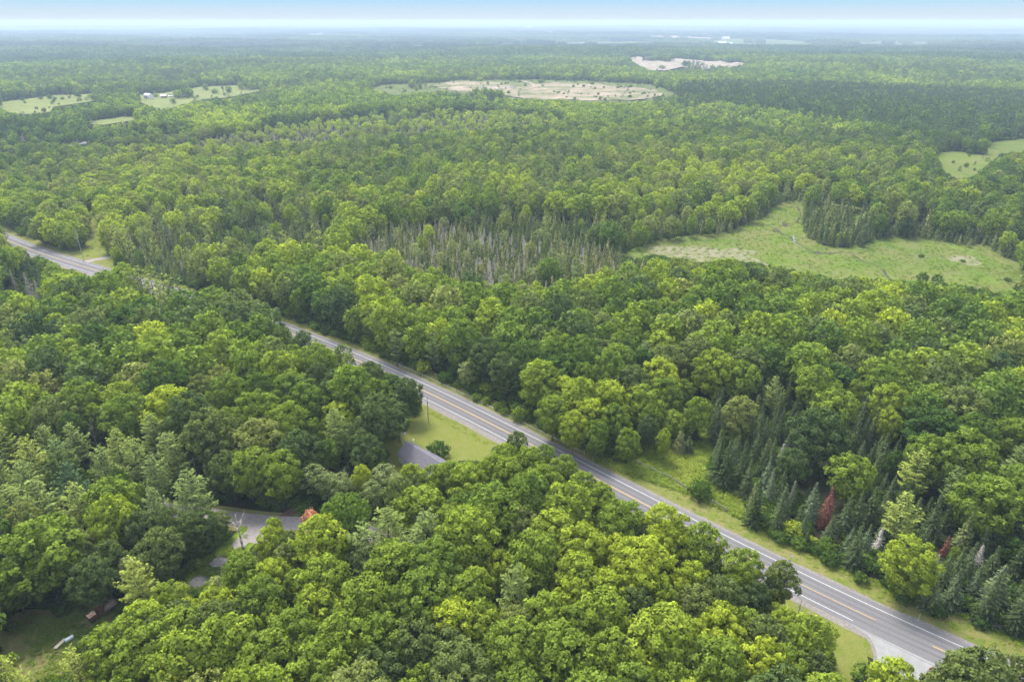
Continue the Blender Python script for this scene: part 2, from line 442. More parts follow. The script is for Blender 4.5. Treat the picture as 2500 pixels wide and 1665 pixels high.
sheet("side_clearing", [(130, 606), (205, 585), (208, 540), (214, 505), (236, 505), (250, 570), (272, 612), (300, 640), (300, 690), (230, 668)], lawn_m, .006, 4.0, "grass opening running back from the highway", wobble=.1, cat="clearing")
fd = catmull([P(*p)[:2] for p in ((200, 642), (220, 637), (245, 632), (275, 627), (300, 622))], 3)
ribbon("side_drive", fd, -2.6, 2.6, .024, gravel_m, label="pale drive branching off the highway by two poles", cat="drive", kind="structure", jag=.2)
dd = catmull([P(*p)[:2] for p in ((150, 362), (175, 355), (200, 351), (222, 346), (250, 338))], 8)
ribbon("back_road", dd, -5, 5, .3, pale_asphalt, label="short stretch of pale road seen through far trees", cat="road", kind="structure")

MEADOW = [(1503, 621), (1600, 587), (1676, 575), (1784, 568), (1814, 552), (1868, 530), (1883, 508), (1925, 493), (1962, 496), (1958, 520), (1956, 560), (1983, 583), (2013, 598), (2067, 604), (2128, 593), (2155, 583), (2258, 583),
          (2335, 598), (2404, 602), (2453, 629), (2500, 644), (2500, 721), (2442, 719), (2400, 702), (2327, 696), (2289, 686), (2231, 690), (2174, 683), (2097, 677), (2040, 681), (1983, 667), (1906, 652), (1830, 637), (1776, 633), (1715, 644), (1646, 629), (1600, 622), (1560, 630)]
sheet("marsh_meadow", [(1480, 640), (1500, 615), (1600, 584), (1676, 572), (1784, 565), (1814, 549), (1868, 527), (1883, 505), (1925, 490), (2100, 493), (2110, 505), (2150, 575), (2258, 578), (2335, 592), (2430, 600), (2600, 640), (2700, 800), (2500, 780), (2300, 740), (2000, 700), (1800, 670), (1640, 660)], marsh_m, .010, 5.0, "bright green marsh meadow between the woods", wobble=.1, cat="meadow")
for nm, pl in (("dry_reeds", [(1600, 600), (1650, 602), (1740, 605), (1800, 615), (1850, 632), (1880, 648), (1820, 640), (1760, 632), (1700, 640), (1640, 628), (1560, 622)]),
               ("dry_reeds", [(2310, 624), (2350, 622), (2400, 634), (2405, 645), (2360, 645), (2325, 635)]),
               ("dry_reeds", [(1735, 612), (1780, 606), (1840, 612), (1842, 622), (1790, 622), (1745, 622)])):
    sheet(nm, pl, dry_m, .016 if pl[0][0] != 1735 else .022, 3.0, "patch of pale dry reeds in the marsh meadow", wobble=.8)
water_m = mat("still water", (.012, .014, .010), .08, spec=.5)
mud_m = mat("black mud", (.020, .015, .009), .9, (.035, .028, .014), .8)
for i, pl in enumerate([[(1908, 545), (1916, 541), (1925, 548), (1921, 556), (1912, 553)], [(1885, 563), (1893, 556), (1903, 561), (1899, 568), (1888, 567)], [(1934, 580), (1940, 576), (1942, 590), (1936, 592)],
                        [(1950, 525), (1956, 523), (1952, 536), (1948, 534)], [(1982, 617), (1998, 613), (2006, 620), (1993, 624)], [(2018, 618), (2030, 616), (2032, 621), (2022, 622)], [(2083, 622), (2090, 622), (2088, 632), (2084, 632)],
                        [(2150, 655), (2158, 658), (2168, 672), (2162, 674), (2156, 664)], [(2135, 645), (2146, 650), (2140, 652)]]):
    o, _ = sheet("water", pl, water_m if i == 2 else mud_m, .03, 1.2, "small dark pool of the stream in the marsh meadow", wobble=.5, cat="water")
stream = catmull([P(*p)[:2] for p in ((1946, 505), (1955, 525), (1942, 545), (1915, 548), (1895, 562), (1925, 575), (1938, 588), (1960, 602), (1990, 617), (2030, 619), (2062, 615), (2087, 625), (2110, 640), (2140, 648), (2158, 660), (2165, 673), (2180, 690))], 3)
ribbon("stream", stream, -.55, .55, .024, mud_m, label="thin dark stream winding through the marsh meadow", cat="stream", kind="structure", jag=.5)
sheet("far_meadow", [(2270, 376), (2340, 370), (2400, 380), (2415, 350), (2520, 335), (2600, 345), (2560, 400), (2400, 440), (2300, 440), (2290, 410)], marsh_m, .35, 10.0, "smaller bright green marsh beyond the ridge", wobble=.1, cat="meadow")
FIELDS = [([(0, 250), (42, 246), (133, 233), (232, 230), (234, 247), (180, 255), (130, 262), (120, 275), (60, 280), (0, 274)], "hay field with scattered bushes"),
          ([(329, 233), (400, 228), (494, 212), (600, 209), (640, 222), (557, 239), (494, 244), (440, 260), (393, 271), (340, 250)], "hay field around the far farmhouse"),
          ([(180, 303), (308, 284), (352, 291), (255, 306)], "narrow hay field behind a tree belt"),
          ([(892, 121), (980, 113), (1040, 109), (1040, 113), (960, 119)], "thin hay field before the horizon"), ([(796, 126), (828, 119), (830, 123)], "tiny pale hay field"),
          ([(1077, 116), (1120, 110), (1118, 116)], "tiny hay field near the ridge"), ([(738, 88), (760, 82), (801, 81), (800, 88)], "distant pale field below the horizon"),
          ([(1300, 110), (1400, 103), (1600, 102), (1600, 108), (1400, 109)], "long thin hay field before the pale quarry strip"),
          ([(1319, 81), (1340, 74), (1364, 75), (1362, 82)], "small pale field far off"), ([(1404, 77), (1430, 70), (1452, 73), (1450, 79)], "second small pale field far off"),
          ([(1728, 100), (1800, 95), (1960, 99), (1988, 110), (1850, 112), (1740, 107)], "broad pale field with farm buildings"), ([(1194, 111), (1250, 104), (1290, 104), (1250, 111)], "thin far field beside a white barn"),
          ([(2080, 103), (2180, 100), (2290, 103), (2320, 108), (2200, 112), (2100, 109)], "long dull field among distant woods on the plain"), ([(2390, 76), (2440, 72), (2485, 74), (2450, 77)], "pale far field close under the horizon"),
          ([(0, 128), (8, 126), (12, 130), (0, 133)], "sliver of field at the far side"),
          ([(500, 77), (530, 73), (565, 74), (540, 77)], "small clearing in the hazy woods")]
for pl, lb in FIELDS:
    far = pl[0][1] < 150
    sheet("field", pl, scrub_m if far else field_m, 1.2 if far else .4, 60 if far else 12, lb, wobble=.1, cat="field")
sheet("sand_strip", [(1558, 90), (1640, 88), (1700, 91), (1760, 94), (1758, 97), (1680, 95), (1600, 92)], sandw_m, 2.0, 40, "long pale quarry strip near the horizon", wobble=.1, cat="quarry")
PIT1 = [(1035, 207), (1115, 196), (1250, 199), (1303, 196), (1425, 199), (1579, 208), (1653, 233), (1621, 241), (1568, 249), (1489, 249), (1383, 246), (1282, 243), (1194, 233), (1061, 223), (1030, 215)]
PIT2 = [(1526, 138), (1595, 141), (1669, 146), (1712, 149), (1781, 155), (1823, 157), (1781, 169), (1728, 171), (1675, 167), (1616, 175), (1579, 172), (1547, 159)]
sheet("pit_scrub", [(905, 214), (950, 206), (1035, 205), (1115, 194), (1300, 194), (1425, 197), (1585, 205), (1665, 232), (1625, 246), (1560, 255), (1400, 252), (1200, 242), (1050, 230), (930, 235)], scrub_m, .45, 14, "pale green scrub around the sand pit", wobble=.1, cat="scrub")
sheet("sand_pit", [(1050, 212), (1115, 199), (1200, 201), (1235, 206), (1290, 207), (1400, 205), (1520, 214), (1600, 222), (1625, 235), (1568, 247), (1489, 247), (1383, 246), (1282, 243), (1194, 233), (1100, 222)], sand_m, .9, 9, "wide beige sand pit with low spoil heaps", wobble=.6, cat="sand pit", relief=2.6)
sheet("white_sand_pit", PIT2, sandw_m, .9, 12, "white sand quarry among distant trees", wobble=.3, cat="sand pit", relief=5.0)

# ------------------------------------------------------------------ foliage meshes
def unit(v): return v / np.maximum(np.linalg.norm(v, axis=-1, keepdims=True), 1e-6)
def rdir(r, n): return unit(r.normal(size=(n, 3)))

def quads(C, Nn, size, asp, r, axis=None, fold=.18):
    """One bent leaf-spray quad per centre C, facing Nn; axis = long direction."""
    k = len(C)
    A = axis if axis is not None else rdir(r, k)
    U = unit(A - Nn * (A * Nn).sum(1, keepdims=True)) 
    W = np.cross(Nn, U)
    s = (size * r.uniform(.7, 1.35, k))[:, None]
    a = s * .5; b = s * .5 * asp
    def j(): return 1 + r.uniform(-.35, .25, (k, 1))
    f = fold * s
    V = np.stack([C - U * a * j() - W * b * .35 * j() - Nn * f * .5, C + W * -b * j() + Nn * f * .2, C + U * a * j() + W * b * .3 * j() - Nn * f * .6, C + W * b * j() + Nn * f * .2], 1)
    F = np.arange(4 * k).reshape(k, 4)
    return V.reshape(-1, 3), F

def broadleaf(seed, Rr=5.0, Ht=15.0, bottom=2.6, nl=46, nr=26, nq=6, qs=.46, lobe=(1.1, 1.9), gap=0.0, squash=.8, top_pull=0.0, smooth=.40):
    r = np.random.default_rng(seed)
    hc = (Ht - bottom) / 2; zc = bottom + hc
    i = np.arange(nl) + .5
    ph = i * 2.39996 + r.uniform(0, 6); cz = 1 - 1.78 * i / nl
    cz = np.clip(cz + r.normal(0, .05, nl), -.8, 1); sr = np.sqrt(1 - cz ** 2)
    D = np.stack([sr * np.cos(ph), sr * np.sin(ph), cz], 1)
    rl = r.uniform(*lobe, nl) * (1 - .15 * (cz > .8))
    irr = 1 + .16 * np.sin(2 * ph * .5 + seed) * (1 - abs(cz)) + r.normal(0, .13, nl)
    low = np.where(cz < -.2, .82 + .1 * cz, 1.0)
    LC = D * np.stack([(Rr - rl * .55) * irr * low, (Rr - rl * .55) * irr * low, np.full(nl, hc) - rl * .45], 1)
    LC[:, 2] += zc
    # a few inner lobes so that the crown is not hollow
    ni = nl // 3
    LI = rdir(r, ni) * np.array([Rr * .5, Rr * .5, hc * .55]) * r.uniform(.3, 1, (ni, 1)); LI[:, 2] += zc
    LC = np.vstack([LC, LI]); D = np.vstack([D, unit(LI - [0, 0, zc])]); rl = np.concatenate([rl, r.uniform(1.2, 1.7, ni)])
    if gap:
        keep = r.random(len(LC)) > gap; LC, D, rl = LC[keep], D[keep], rl[keep]
    nL = len(LC)
    li = np.repeat(np.arange(nL), nr)
    d = rdir(r, nL * nr)
    out = D[li]
    d = unit(d + out * .55 + np.array([0, 0, .25]))
    RC = LC[li] + d * (rl[li] * r.uniform(.70, 1.10, nL * nr))[:, None] * np.array([1, 1, squash])
    rs = r.uniform(.75, 1.25, nL * nr)
    rb = r.normal(1, .10, nL * nr)                         # leaf colour differs clump to clump
    lb = r.normal(1, .08, nL)[li]
    qi = np.repeat(np.arange(len(RC)), nq)
    C = RC[qi] + rdir(r, len(qi)) * (qs * .75 * rs[qi])[:, None]
    Nn = unit(d[qi] * .9 + rdir(r, len(qi)) * .75 + np.array([0, 0, .3]))
    V, F = quads(C, Nn, qs, .95, r)
    vn = unit(np.repeat(unit(d[qi] + .25 * out[qi]), 4, 0) * smooth + np.repeat(Nn, 4, 0) * (1 - smooth))
    shade = np.clip(lb[qi] * rb[qi] * r.normal(1, .10, len(qi)), .55, 1.5)
    return V, F, shade, vn

def conifer(seed, kind, Ht, Rr, step, nb, qs, dens=1.0):
    r = np.random.default_rng(seed)
    C = []; Nn = []; Ax = []; S = []; B = []
    z0 = {'pine': .30, 'spruce': .04, 'cedar': .03, 'bare': .06}[kind] * Ht
    z = z0
    while z < Ht:
        t = (z - z0) / (Ht - z0)
        if kind == 'pine':
            L = Rr * (1 - t) ** .46 * (.45 + .55 * min(1, t * 3.5 + .35)) * r.uniform(.70, 1.2); n = max(3, int(nb * (1 - .35 * t)))
        elif kind == 'cedar':
            L = Rr * (1 - t) ** .78 * min(1, .75 + t) ; n = max(5, int(nb * (1 - .6 * t)))
        else:
            L = Rr * (1 - t) ** .93 * r.uniform(.86, 1.12) + .08; n = max(4, int(nb * (1 - .7 * t)))
        a0 = r.uniform(0, 6.28)
        for k in range(n):
            a = a0 + 6.283 * k / n + r.normal(0, .22)
            l = L * r.uniform(.72, 1.15)
            if kind == 'pine' and r.random() < .12: l *= .45
            o = np.array([math.cos(a), math.sin(a), 0])
            sd_ = np.array([-o[1], o[0], 0])
            bb = r.normal(1, .18 if kind == 'spruce' else .10)
            if kind == 'pine':
                m = max(2, int(l / .42 * dens)); u = .32 + .68 * (np.arange(m) + r.random(m)) / m
                rise = .10 + .42 * t
                p = o * (u * l)[:, None] + np.array([0, 0, 1]) * (z + rise * l * u - .16 * l * np.sin(u * 3.1) * (1 - t) + .10 * l * u ** 3)[:, None]
                w = (l * .30 * np.sin(np.clip(u, 0, .97) * 3.14) ** .6 + .15)
                for q in range(int(5)):
                    s = r.uniform(-1, 1, m)
                    c = p + sd_ * (s * w)[:, None] + np.array([0, 0, 1]) * (r.uniform(-.10, .22, m) + .12 * (1 - np.abs(s)))[:, None]
                    ax = unit(o * .9 + sd_ * (s * .8)[:, None] + np.array([0, 0, .28]) + r.normal(0, .22, (m, 3)))
                    C.append(c); Ax.append(ax); Nn.append(unit(np.array([0, 0, 1]) + r.normal(0, .38, (m, 3)) + o * .15)); S.append(bb * r.normal(1, .12, m) * (.88 + .2 * u))
            elif kind == 'cedar':
                m = max(1, int(3 * dens)); u = r.uniform(.55, 1.03, m)
                p = o * (u * l)[:, None] + sd_ * r.normal(0, .14 * Rr, m)[:, None] + np.array([0, 0, 1]) * (z + r.normal(0, step * .5, m))[:, None]
                C.append(p); Ax.append(unit(np.array([0, 0, 1]) + o * .45 + r.normal(0, .3, (m, 3)))); Nn.append(unit(o + np.array([0, 0, .35]) + r.normal(0, .45, (m, 3)))); S.append(bb * r.normal(1, .12, m))
            else:
                m = max(2, int(l / .30 * dens)); u = .22 + .80 * (np.arange(m) + r.random(m)) / m
                dr = -.22 * (1 - t) + .10 * t
                zz = z + dr * l * u + .10 * l * u ** 2.5
                w = (.24 * l * (1.05 - u) + .07)
                for q in range(3):
                    s = r.uniform(-1, 1, m)
                    c = o * (u * l)[:, None] + sd_ * (s * w)[:, None] + np.array([0, 0, 1]) * (zz - .12 * np.abs(s) * l * .3)[:, None]
                    C.append(c); Ax.append(unit(o + sd_ * (s * .9)[:, None] + np.array([0, 0, -.1]) + r.normal(0, .15, (m, 3)))); Nn.append(unit(np.array([0, 0, 1]) + o * .45 + r.normal(0, .32, (m, 3)))); S.append(bb * r.normal(1, .13, m) * (.85 + .25 * u))
        z += step * r.uniform(.85, 1.15)
    # leader
    m = 6; C.append(np.stack([r.normal(0, .05, m), r.normal(0, .05, m), Ht - np.arange(m) * .22], 1)); Ax.append(np.tile([0, 0, 1.], (m, 1)) + r.normal(0, .1, (m, 3))); Nn.append(rdir(r, m)); S.append(np.ones(m))
    C = np.vstack(C); Nn = np.vstack(Nn); Ax = unit(np.vstack(Ax)); S = np.concatenate(S)
    asp = {'pine': .44, 'spruce': .42, 'cedar': .5, 'bare': .20}[kind]
    V, F = quads(C, Nn, qs, asp, r, Ax, .1)
    rad = unit(np.column_stack([C[:, :2], np.full(len(C), Rr * (.35 if kind != 'pine' else .7))]))
    vn = unit(np.repeat(rad, 4, 0) * .35 + np.repeat(Nn, 4, 0) * .5 + np.array([0, 0, .45 if kind != 'bare' else .2]))
    return V, F, np.clip(S, .45, 1.6), vn

def limbs(seed, Ht, Rr, bottom, n=7, r0=.22, twigs=0, upto=.72):
    """Tapered trunk with curved limbs (and twigs for bare trees)."""
    r = np.random.default_rng(seed); mb = MB()
    lean = r.normal(0, .02 * Ht, 2)
    def tp(t): return Vector((lean[0] * t * t, lean[1] * t * t, Ht * upto * t))
    k = 6
    for i in range(k):
        mb.tube(tp(i / k), tp((i + 1) / k), r0 * (1.25 if i == 0 else 1 - .75 * i / k), r0 * (1 - .75 * (i + 1) / k), 6)
    for i in range(n):
        t = r.uniform(max(.25, bottom / (Ht * upto)), .98); a = i * 2.4 + r.uniform(-.4, .4); l = Rr * r.uniform(.55, .9)
        p0 = tp(t); p1 = p0 + Vector((math.cos(a) * l * .5, math.sin(a) * l * .5, l * r.uniform(.25, .5)))
        p2 = p1 + Vector((math.cos(a + .3) * l * .45, math.sin(a + .3) * l * .45, l * r.uniform(.3, .55)))
        rr = r0 * (.42 - .2 * t)
        mb.tube(p0, p1, rr, rr * .65, 5); mb.tube(p1, p2, rr * .65, rr * .2, 4)
        for q in range(twigs):
            u = r.uniform(.15, 1); b = p1.lerp(p2, u) if r.random() < .6 else p0.lerp(p1, u)
            aa = a + r.uniform(-1.3, 1.3); tl = l * r.uniform(.2, .5)
            e = b + Vector((math.cos(aa) * tl * .8, math.sin(aa) * tl * .8, tl * r.uniform(.2, 1)))
            mb.tube(b, e, rr * .32, rr * .08, 3)
            for _ in range(2):
                f = b.lerp(e, r.uniform(.3, .9)); a3 = aa + r.uniform(-1.2, 1.2)
                mb.tube(f, f + Vector((math.cos(a3), math.sin(a3), r.uniform(.2, 1))) * tl * .4, rr * .14, rr * .05, 3)
    return mb

def spine(seed, Ht, r0=.18, nb=0, L=0, droop=-.15):
    r = np.random.default_rng(seed); mb = MB()
    mb.tube((0, 0, 0), (0, 0, Ht * .5), r0, r0 * .6, 6); mb.tube((0, 0, Ht * .5), (0, 0, Ht * .99), r0 * .6, r0 * .08, 5)
    for i in range(nb):
        t = r.uniform(.12, .97); a = i * 2.4; l = L * (1 - t) ** .8 * r.uniform(.5, 1.1)
        mb.tube((0, 0, Ht * t), (math.cos(a) * l, math.sin(a) * l, Ht * t + droop * l), .035, .012, 3)
    return mb

def crown_mesh(name, gen, m): 
    V, F, S, N_ = gen
    return mesh_from(name, V, F, m, S, N_)
def mb_mesh(name, mb, m): return mesh_from(name, mb.V, mb.F, m, smooth=True)

# kind -> {lod: [(crown mesh, trunk mesh)]}, base height, base radius
BASE = {'maple': (15, 5), 'oak': (15, 5), 'birch': (13, 3.2), 'pine': (17, 5), 'spruce': (15, 2.6), 'cedar': (10, 2.0), 'dead': (12, 3.0), 'snag': (11, 1.6), 'shrub': (2.4, 1.6)}
PROTO = {k: {0: [], 1: [], 2: []} for k in BASE}
for i in range(5):
    PROTO['maple'][0].append((crown_mesh("crown", broadleaf(100 + i, nl=(44, 38, 52, 60, 34)[i], lobe=((1.0, 1.85), (1.3, 2.1), (.9, 1.6), (.8, 1.4), (1.4, 2.3))[i], qs=(.46, .50, .40, .36, .48)[i], nq=(6, 6, 7, 7, 7)[i], bottom=2.2 + .3 * (i % 3), squash=(.8, .7, .85, .75, .7)[i]), LM['maple']), mb_mesh("trunk", limbs(i, 15, 5, 3), bark)))
for i in range(4):
    PROTO['oak'][0].append((crown_mesh("crown", broadleaf(200 + i, nl=60, nr=20, nq=6, qs=.44, lobe=(.85, 1.35), gap=.06, squash=.75, bottom=3.0, smooth=.45), LM['oak']), mb_mesh("trunk", limbs(20 + i, 15, 5, 3, 9, .26), bark)))
for i in range(3):
    PROTO['birch'][0].append((crown_mesh("crown", broadleaf(300 + i, 3.2, 13, 3.0, 34, 26, 3, .34, (.7, 1.15), gap=.1, smooth=.3), LM['birch']), mb_mesh("trunk", limbs(40 + i, 13, 3.2, 3, 8, .12, upto=.85), birch_bark)))
    PROTO['pine'][0].append((crown_mesh("crown", conifer(400 + i, 'pine', 17, 5, .78, 6, .66), LM['pine']), mb_mesh("trunk", spine(60 + i, 17, .26, 30, 4), bark)))
    PROTO['spruce'][0].append((crown_mesh("crown", conifer(500 + i, 'spruce', 15, 2.9, .58, 14, .46), LM['spruce']), mb_mesh("trunk", spine(70 + i, 15, .18), bark)))
    PROTO['cedar'][0].append((crown_mesh("crown", conifer(600 + i, 'cedar', 10, 2.0, .26, 16, .46), LM['cedar']), mb_mesh("trunk", spine(80 + i, 10, .14), bark)))
for i in range(3):
    PROTO['dead'][0].append((None, mb_mesh("trunk", limbs(90 + i, 13, 3.4, 3, 11, .16, 5, .9), pale_bark)))
    PROTO['snag'][0].append((crown_mesh("crown", conifer(700 + i, 'bare', 11, 1.7, .36, 9, .42), LM['dead']), mb_mesh("trunk", spine(95 + i, 11, .12, 40, 1.6), pale_bark)))
    PROTO['shrub'][0].append((crown_mesh("foliage", broadleaf(800 + i, 1.6, 2.4, .1, 14, 12, 4, .30, (.45, .7), smooth=.4), LM['shrub']), mb_mesh("stem", limbs(99 + i, 2.4, 1.4, .3, 5, .05), bark)))
for i in range(3):
    PROTO['maple'][1].append((crown_mesh("crown", broadleaf(110 + i, nl=36, nr=11, nq=3, qs=.92, lobe=(1.2, 1.9), bottom=1.6), LM['maple']), PROTO['maple'][0][i][1]))
    PROTO['oak'][1].append((crown_mesh("crown", broadleaf(210 + i, nl=40, nr=9, nq=3, qs=.90, lobe=(1.0, 1.5), bottom=1.8), LM['oak']), PROTO['oak'][0][i][1]))
    PROTO['pine'][1].append((crown_mesh("crown", conifer(410 + i, 'pine', 17, 4.8, 1.1, 5, 1.0, .6), LM['pine']), PROTO['pine'][0][i][1]))
    PROTO['spruce'][1].append((crown_mesh("crown", conifer(510 + i, 'spruce', 15, 2.4, .75, 8, .78, .5), LM['spruce']), PROTO['spruce'][0][i][1]))
    PROTO['cedar'][1].append((crown_mesh("crown", conifer(610 + i, 'cedar', 10, 1.9, .5, 9, .80, .8), LM['cedar']), PROTO['cedar'][0][i][1]))
    PROTO['maple'][2].append((crown_mesh("crown", broadleaf(120 + i, nl=16, nr=6, nq=2, qs=2.0, lobe=(1.5, 2.3), bottom=.8), LM['maple']), PROTO['maple'][0][i][1]))
    PROTO['pine'][2].append((crown_mesh("crown", conifer(420 + i, 'pine', 18, 4.0, 2.2, 5, 1.9, .3), LM['pine']), PROTO['pine'][0][i][1]))
    PROTO['spruce'][2].append((crown_mesh("crown", conifer(520 + i, 'cedar', 15, 2.5, 1.3, 8, 1.7, .4), LM['spruce']), PROTO['spruce'][0][i][1]))
PROTO['birch'][1] = PROTO['birch'][0]; PROTO['snag'][1] = PROTO['snag'][0]; PROTO['dead'][1] = PROTO['dead'][0]; PROTO['shrub'][1] = PROTO['shrub'][0]; PROTO['shrub'][2] = PROTO['shrub'][0]
PROTO['oak'][2] = PROTO['maple'][2]; PROTO['cedar'][2] = PROTO['spruce'][2]; PROTO['birch'][2] = PROTO['maple'][2]; PROTO['snag'][2] = PROTO['snag'][0]; PROTO['dead'][2] = PROTO['dead'][0]

# ------------------------------------------------------------------ where trees must not stand in front of open ground the photo shows
OPEN = [
 [(0, 552), (60, 578), (120, 606), (180, 622), (205, 605), (212, 560), (216, 520), (232, 520), (240, 570), (262, 618), (275, 632), (277, 656), (258, 662), (232, 674), (185, 664), (140, 647), (100, 630), (50, 604), (0, 587)],
 [(695, 786), (760, 803), (820, 828), (870, 845), (915, 870), (960, 892), (1000, 912), (1060, 945), (1120, 972), (1200, 1012), (1300, 1062), (1400, 1105), (1460, 1118), (1530, 1130), (1545, 1125), (1575, 1090), (1600, 1072), (1640, 1100),
  (1690, 1105), (1715, 1030), (1738, 1060), (1735, 1110), (1730, 1160), (1740, 1195), (1780, 1192), (1815, 1205), (1812, 1265), (1830, 1292), (1900, 1322), (1960, 1345), (2030, 1382), (2100, 1425), (2180, 1440), (2210, 1480), (2290, 1500), (2370, 1525),
  (2470, 1550), (2520, 1565), (2520, 1605), (2395, 1595), (2320, 1600), (2290, 1622), (2265, 1655), (2240, 1690), (2225, 1690), (2215, 1655), (2200, 1632), (2150, 1625), (2115, 1640), (2060, 1680), (2020, 1680), (2035, 1620), (2040, 1580), (2035, 1530), (1990, 1510),
  (1940, 1480), (1900, 1460), (1925, 1440), (1925, 1400), (1850, 1370), (1790, 1365), (1760, 1395), (1745, 1388), (1755, 1330), (1730, 1282), (1680, 1288), (1665, 1270), (1600, 1255), (1570, 1262), (1545, 1245), (1540, 1225), (1500, 1205), (1480, 1170), (1430, 1163),
  (1400, 1130), (1340, 1125), (1300, 1090), (1285, 1062), (1250, 1058), (1220, 1085), (1185, 1125), (1110, 1130), (1090, 1140), (1060, 1142), (1040, 1122), (990, 1105), (960, 1105), (945, 1085), (985, 1065), (1015, 1030), (1028, 990), (1020, 955), (1010, 928),
  (945, 903), (905, 892), (880, 880), (850, 868), (800, 850), (770, 838), (740, 815), (715, 825), (697, 805)],
 [(583, 1250), (744, 1262), (744, 1290), (700, 1304), (668, 1296), (650, 1318), (600, 1320), (588, 1280)],
 [(440, 1447), (515, 1350), (588, 1322), (600, 1335), (535, 1388), (470, 1455)],
 [(0, 1560), (60, 1510), (140, 1500), (190, 1500), (220, 1480), (275, 1470), (278, 1510), (235, 1528), (215, 1560), (165, 1592), (120, 1640), (60, 1680), (0, 1640)],
 MEADOW,
 [(2285, 376), (2340, 370), (2365, 378), (2415, 378), (2415, 348), (2520, 338), (2520, 372), (2450, 373), (2400, 411), (2388, 422), (2377, 436), (2327, 432), (2300, 411)],
 [(170, 355), (218, 347), (215, 352), (175, 359)],
 [(905, 215), (955, 207), (1035, 206), (1115, 197), (1303, 196), (1425, 199), (1585, 208), (1660, 233), (1600, 247), (1489, 249), (1383, 246), (1282, 243), (1194, 233), (1061, 223), (950, 230)], PIT2,
 [(1558, 90), (1640, 88), (1760, 94), (1758, 97), (1680, 95), (1600, 92)]] + [f[0] for f in FIELDS]
OPEN_BB = [(min(p[0] for p in q), max(p[0] for p in q), min(p[1] for p in q), max(p[1] for p in q)) for q in OPEN]

def blocked(x, y, h, r, slack=.86):
    """True where a tree of height h, radius r at x, y would cover open ground in the photo."""
    z0 = hgt(x, y)
    bad = np.zeros(np.shape(x), bool)
    lone = (np.hypot(x, y) > 950) & (wob(x, y, 75, 8) > .74)      # hedgerows and clumps that run out into the far fields
    for fz, fr in ((.98, 0), (.8, -.6), (.8, .6), (.6, -.9), (.6, .9), (.6, 0), (.3, -.7), (.3, .7), (.12, 0)):
        px, py = proj(x + fr * r * slack, y - (.3 * r if fz < .7 else 0), z0 + h * fz)
        if fz < .99:                                    # ragged edges round the far clearings
            fw_ = np.clip((460 - py) / 200, 0, 1); px = px + 15 * fw_ * wob(x, y, 70, 2); py = py + fw_ * np.clip((py - 60) / 150, 0, 1) * 4.5 * wob(x, y, 55, 5)
        for q, bb in zip(OPEN, OPEN_BB):
            m = (px > bb[0]) & (px < bb[1]) & (py > bb[2]) & (py < bb[3]) & ~bad
            if m.any():
                k = np.zeros_like(bad); k[m] = inpoly(q, px[m], py[m]); bad |= k
    return bad & ~lone

# ------------------------------------------------------------------ which kinds grow where (photo regions read onto the ground)
RG = {
 'spruce_wood': [(1735, 980), (1850, 900), (2000, 960), (2150, 980), (2250, 1100), (2350, 1200), (2520, 1180), (2520, 1500), (2330, 1440), (2180, 1380), (1950, 1330), (1820, 1270), (1830, 1180), (1735, 1150)],
 'spruce_back': [(2100, 880), (2520, 820), (2520, 1180), (2350, 1150), (2250, 1050), (2100, 980)],
 'pine_left': [(-100, 1060), (500, 1080), (560, 1240), (430, 1300), (250, 1260), (60, 1290), (-100, 1340)],
 'pine_spur': [(330, 660), (470, 680), (500, 760), (380, 790), (330, 720)],
 'pine_mid': [(0, 830), (250, 790), (330, 880), (120, 960), (-50, 940)],
 'cedar_swamp': [(830, 600), (900, 555), (1060, 530), (1250, 545), (1420, 570), (1530, 600), (1560, 640), (1480, 690), (1330, 690), (1150, 680), (1000, 650)],
 'cedar_olive': [(1380, 590), (1500, 600), (1600, 632), (1640, 660), (1500, 700), (1360, 690), (1300, 640)],
 'conifer_mid': [(280, 520), (450, 470), (640, 480), (800, 520), (860, 590), (700, 640), (520, 640), (420, 700), (300, 660)],
 'meadow_fringe': [(1050, 500), (1300, 510), (1560, 525), (1800, 470), (1900, 440), (2100, 450), (2100, 530), (1880, 570), (1650, 590), (1450, 580), (1200, 560)],
 'cedar_island': [(1950, 480), (2120, 490), (2140, 600), (2040, 612), (1955, 560)],
 'east_fringe': [(2130, 480), (2330, 520), (2520, 560), (2520, 660), (2400, 610), (2160, 590)],
 'pale_swamp': [(250, 345), (480, 330), (700, 295), (950, 268), (1200, 262), (1400, 285), (1300, 312), (1000, 325), (700, 345), (480, 352)],
 'dark_swamp': [(-50, 295), (150, 310), (480, 310), (480, 345), (200, 352), (-50, 352)],
 'plantation': [(1650, 235), (1660, 205), (1900, 200), (2250, 215), (2520, 230), (2520, 330), (2330, 360), (2200, 340), (2050, 300), (1850, 270)],
 'dark_edge': [(1650, 300), (2050, 300), (2300, 350), (2280, 380), (2000, 370), (1700, 330)],
}
OPEN += [[(1985, 1170), (2060, 1170), (2066, 1300), (1990, 1310)], [(2290, 1295), (2330, 1295), (2325, 1355), (2295, 1355)], [(935, 1085), (1040, 1075), (1100, 1135), (1040, 1150), (970, 1140)], [(965, 980), (995, 980), (1000, 1095), (975, 1095)],
         [(560, 1225), (620, 1230), (625, 1345), (565, 1345)], [(1690, 960), (1735, 970), (1720, 1050), (1675, 1040)], [(1900, 1430), (2000, 1440), (1975, 1540), (1920, 1530)], [(1655, 1165), (1760, 1160), (1750, 1240), (1670, 1240)], [(1535, 1120), (1640, 1150), (1640, 1180), (1560, 1150)]]
OPEN_BB = [(min(p[0] for p in q), max(p[0] for p in q), min(p[1] for p in q), max(p[1] for p in q)) for q in OPEN]
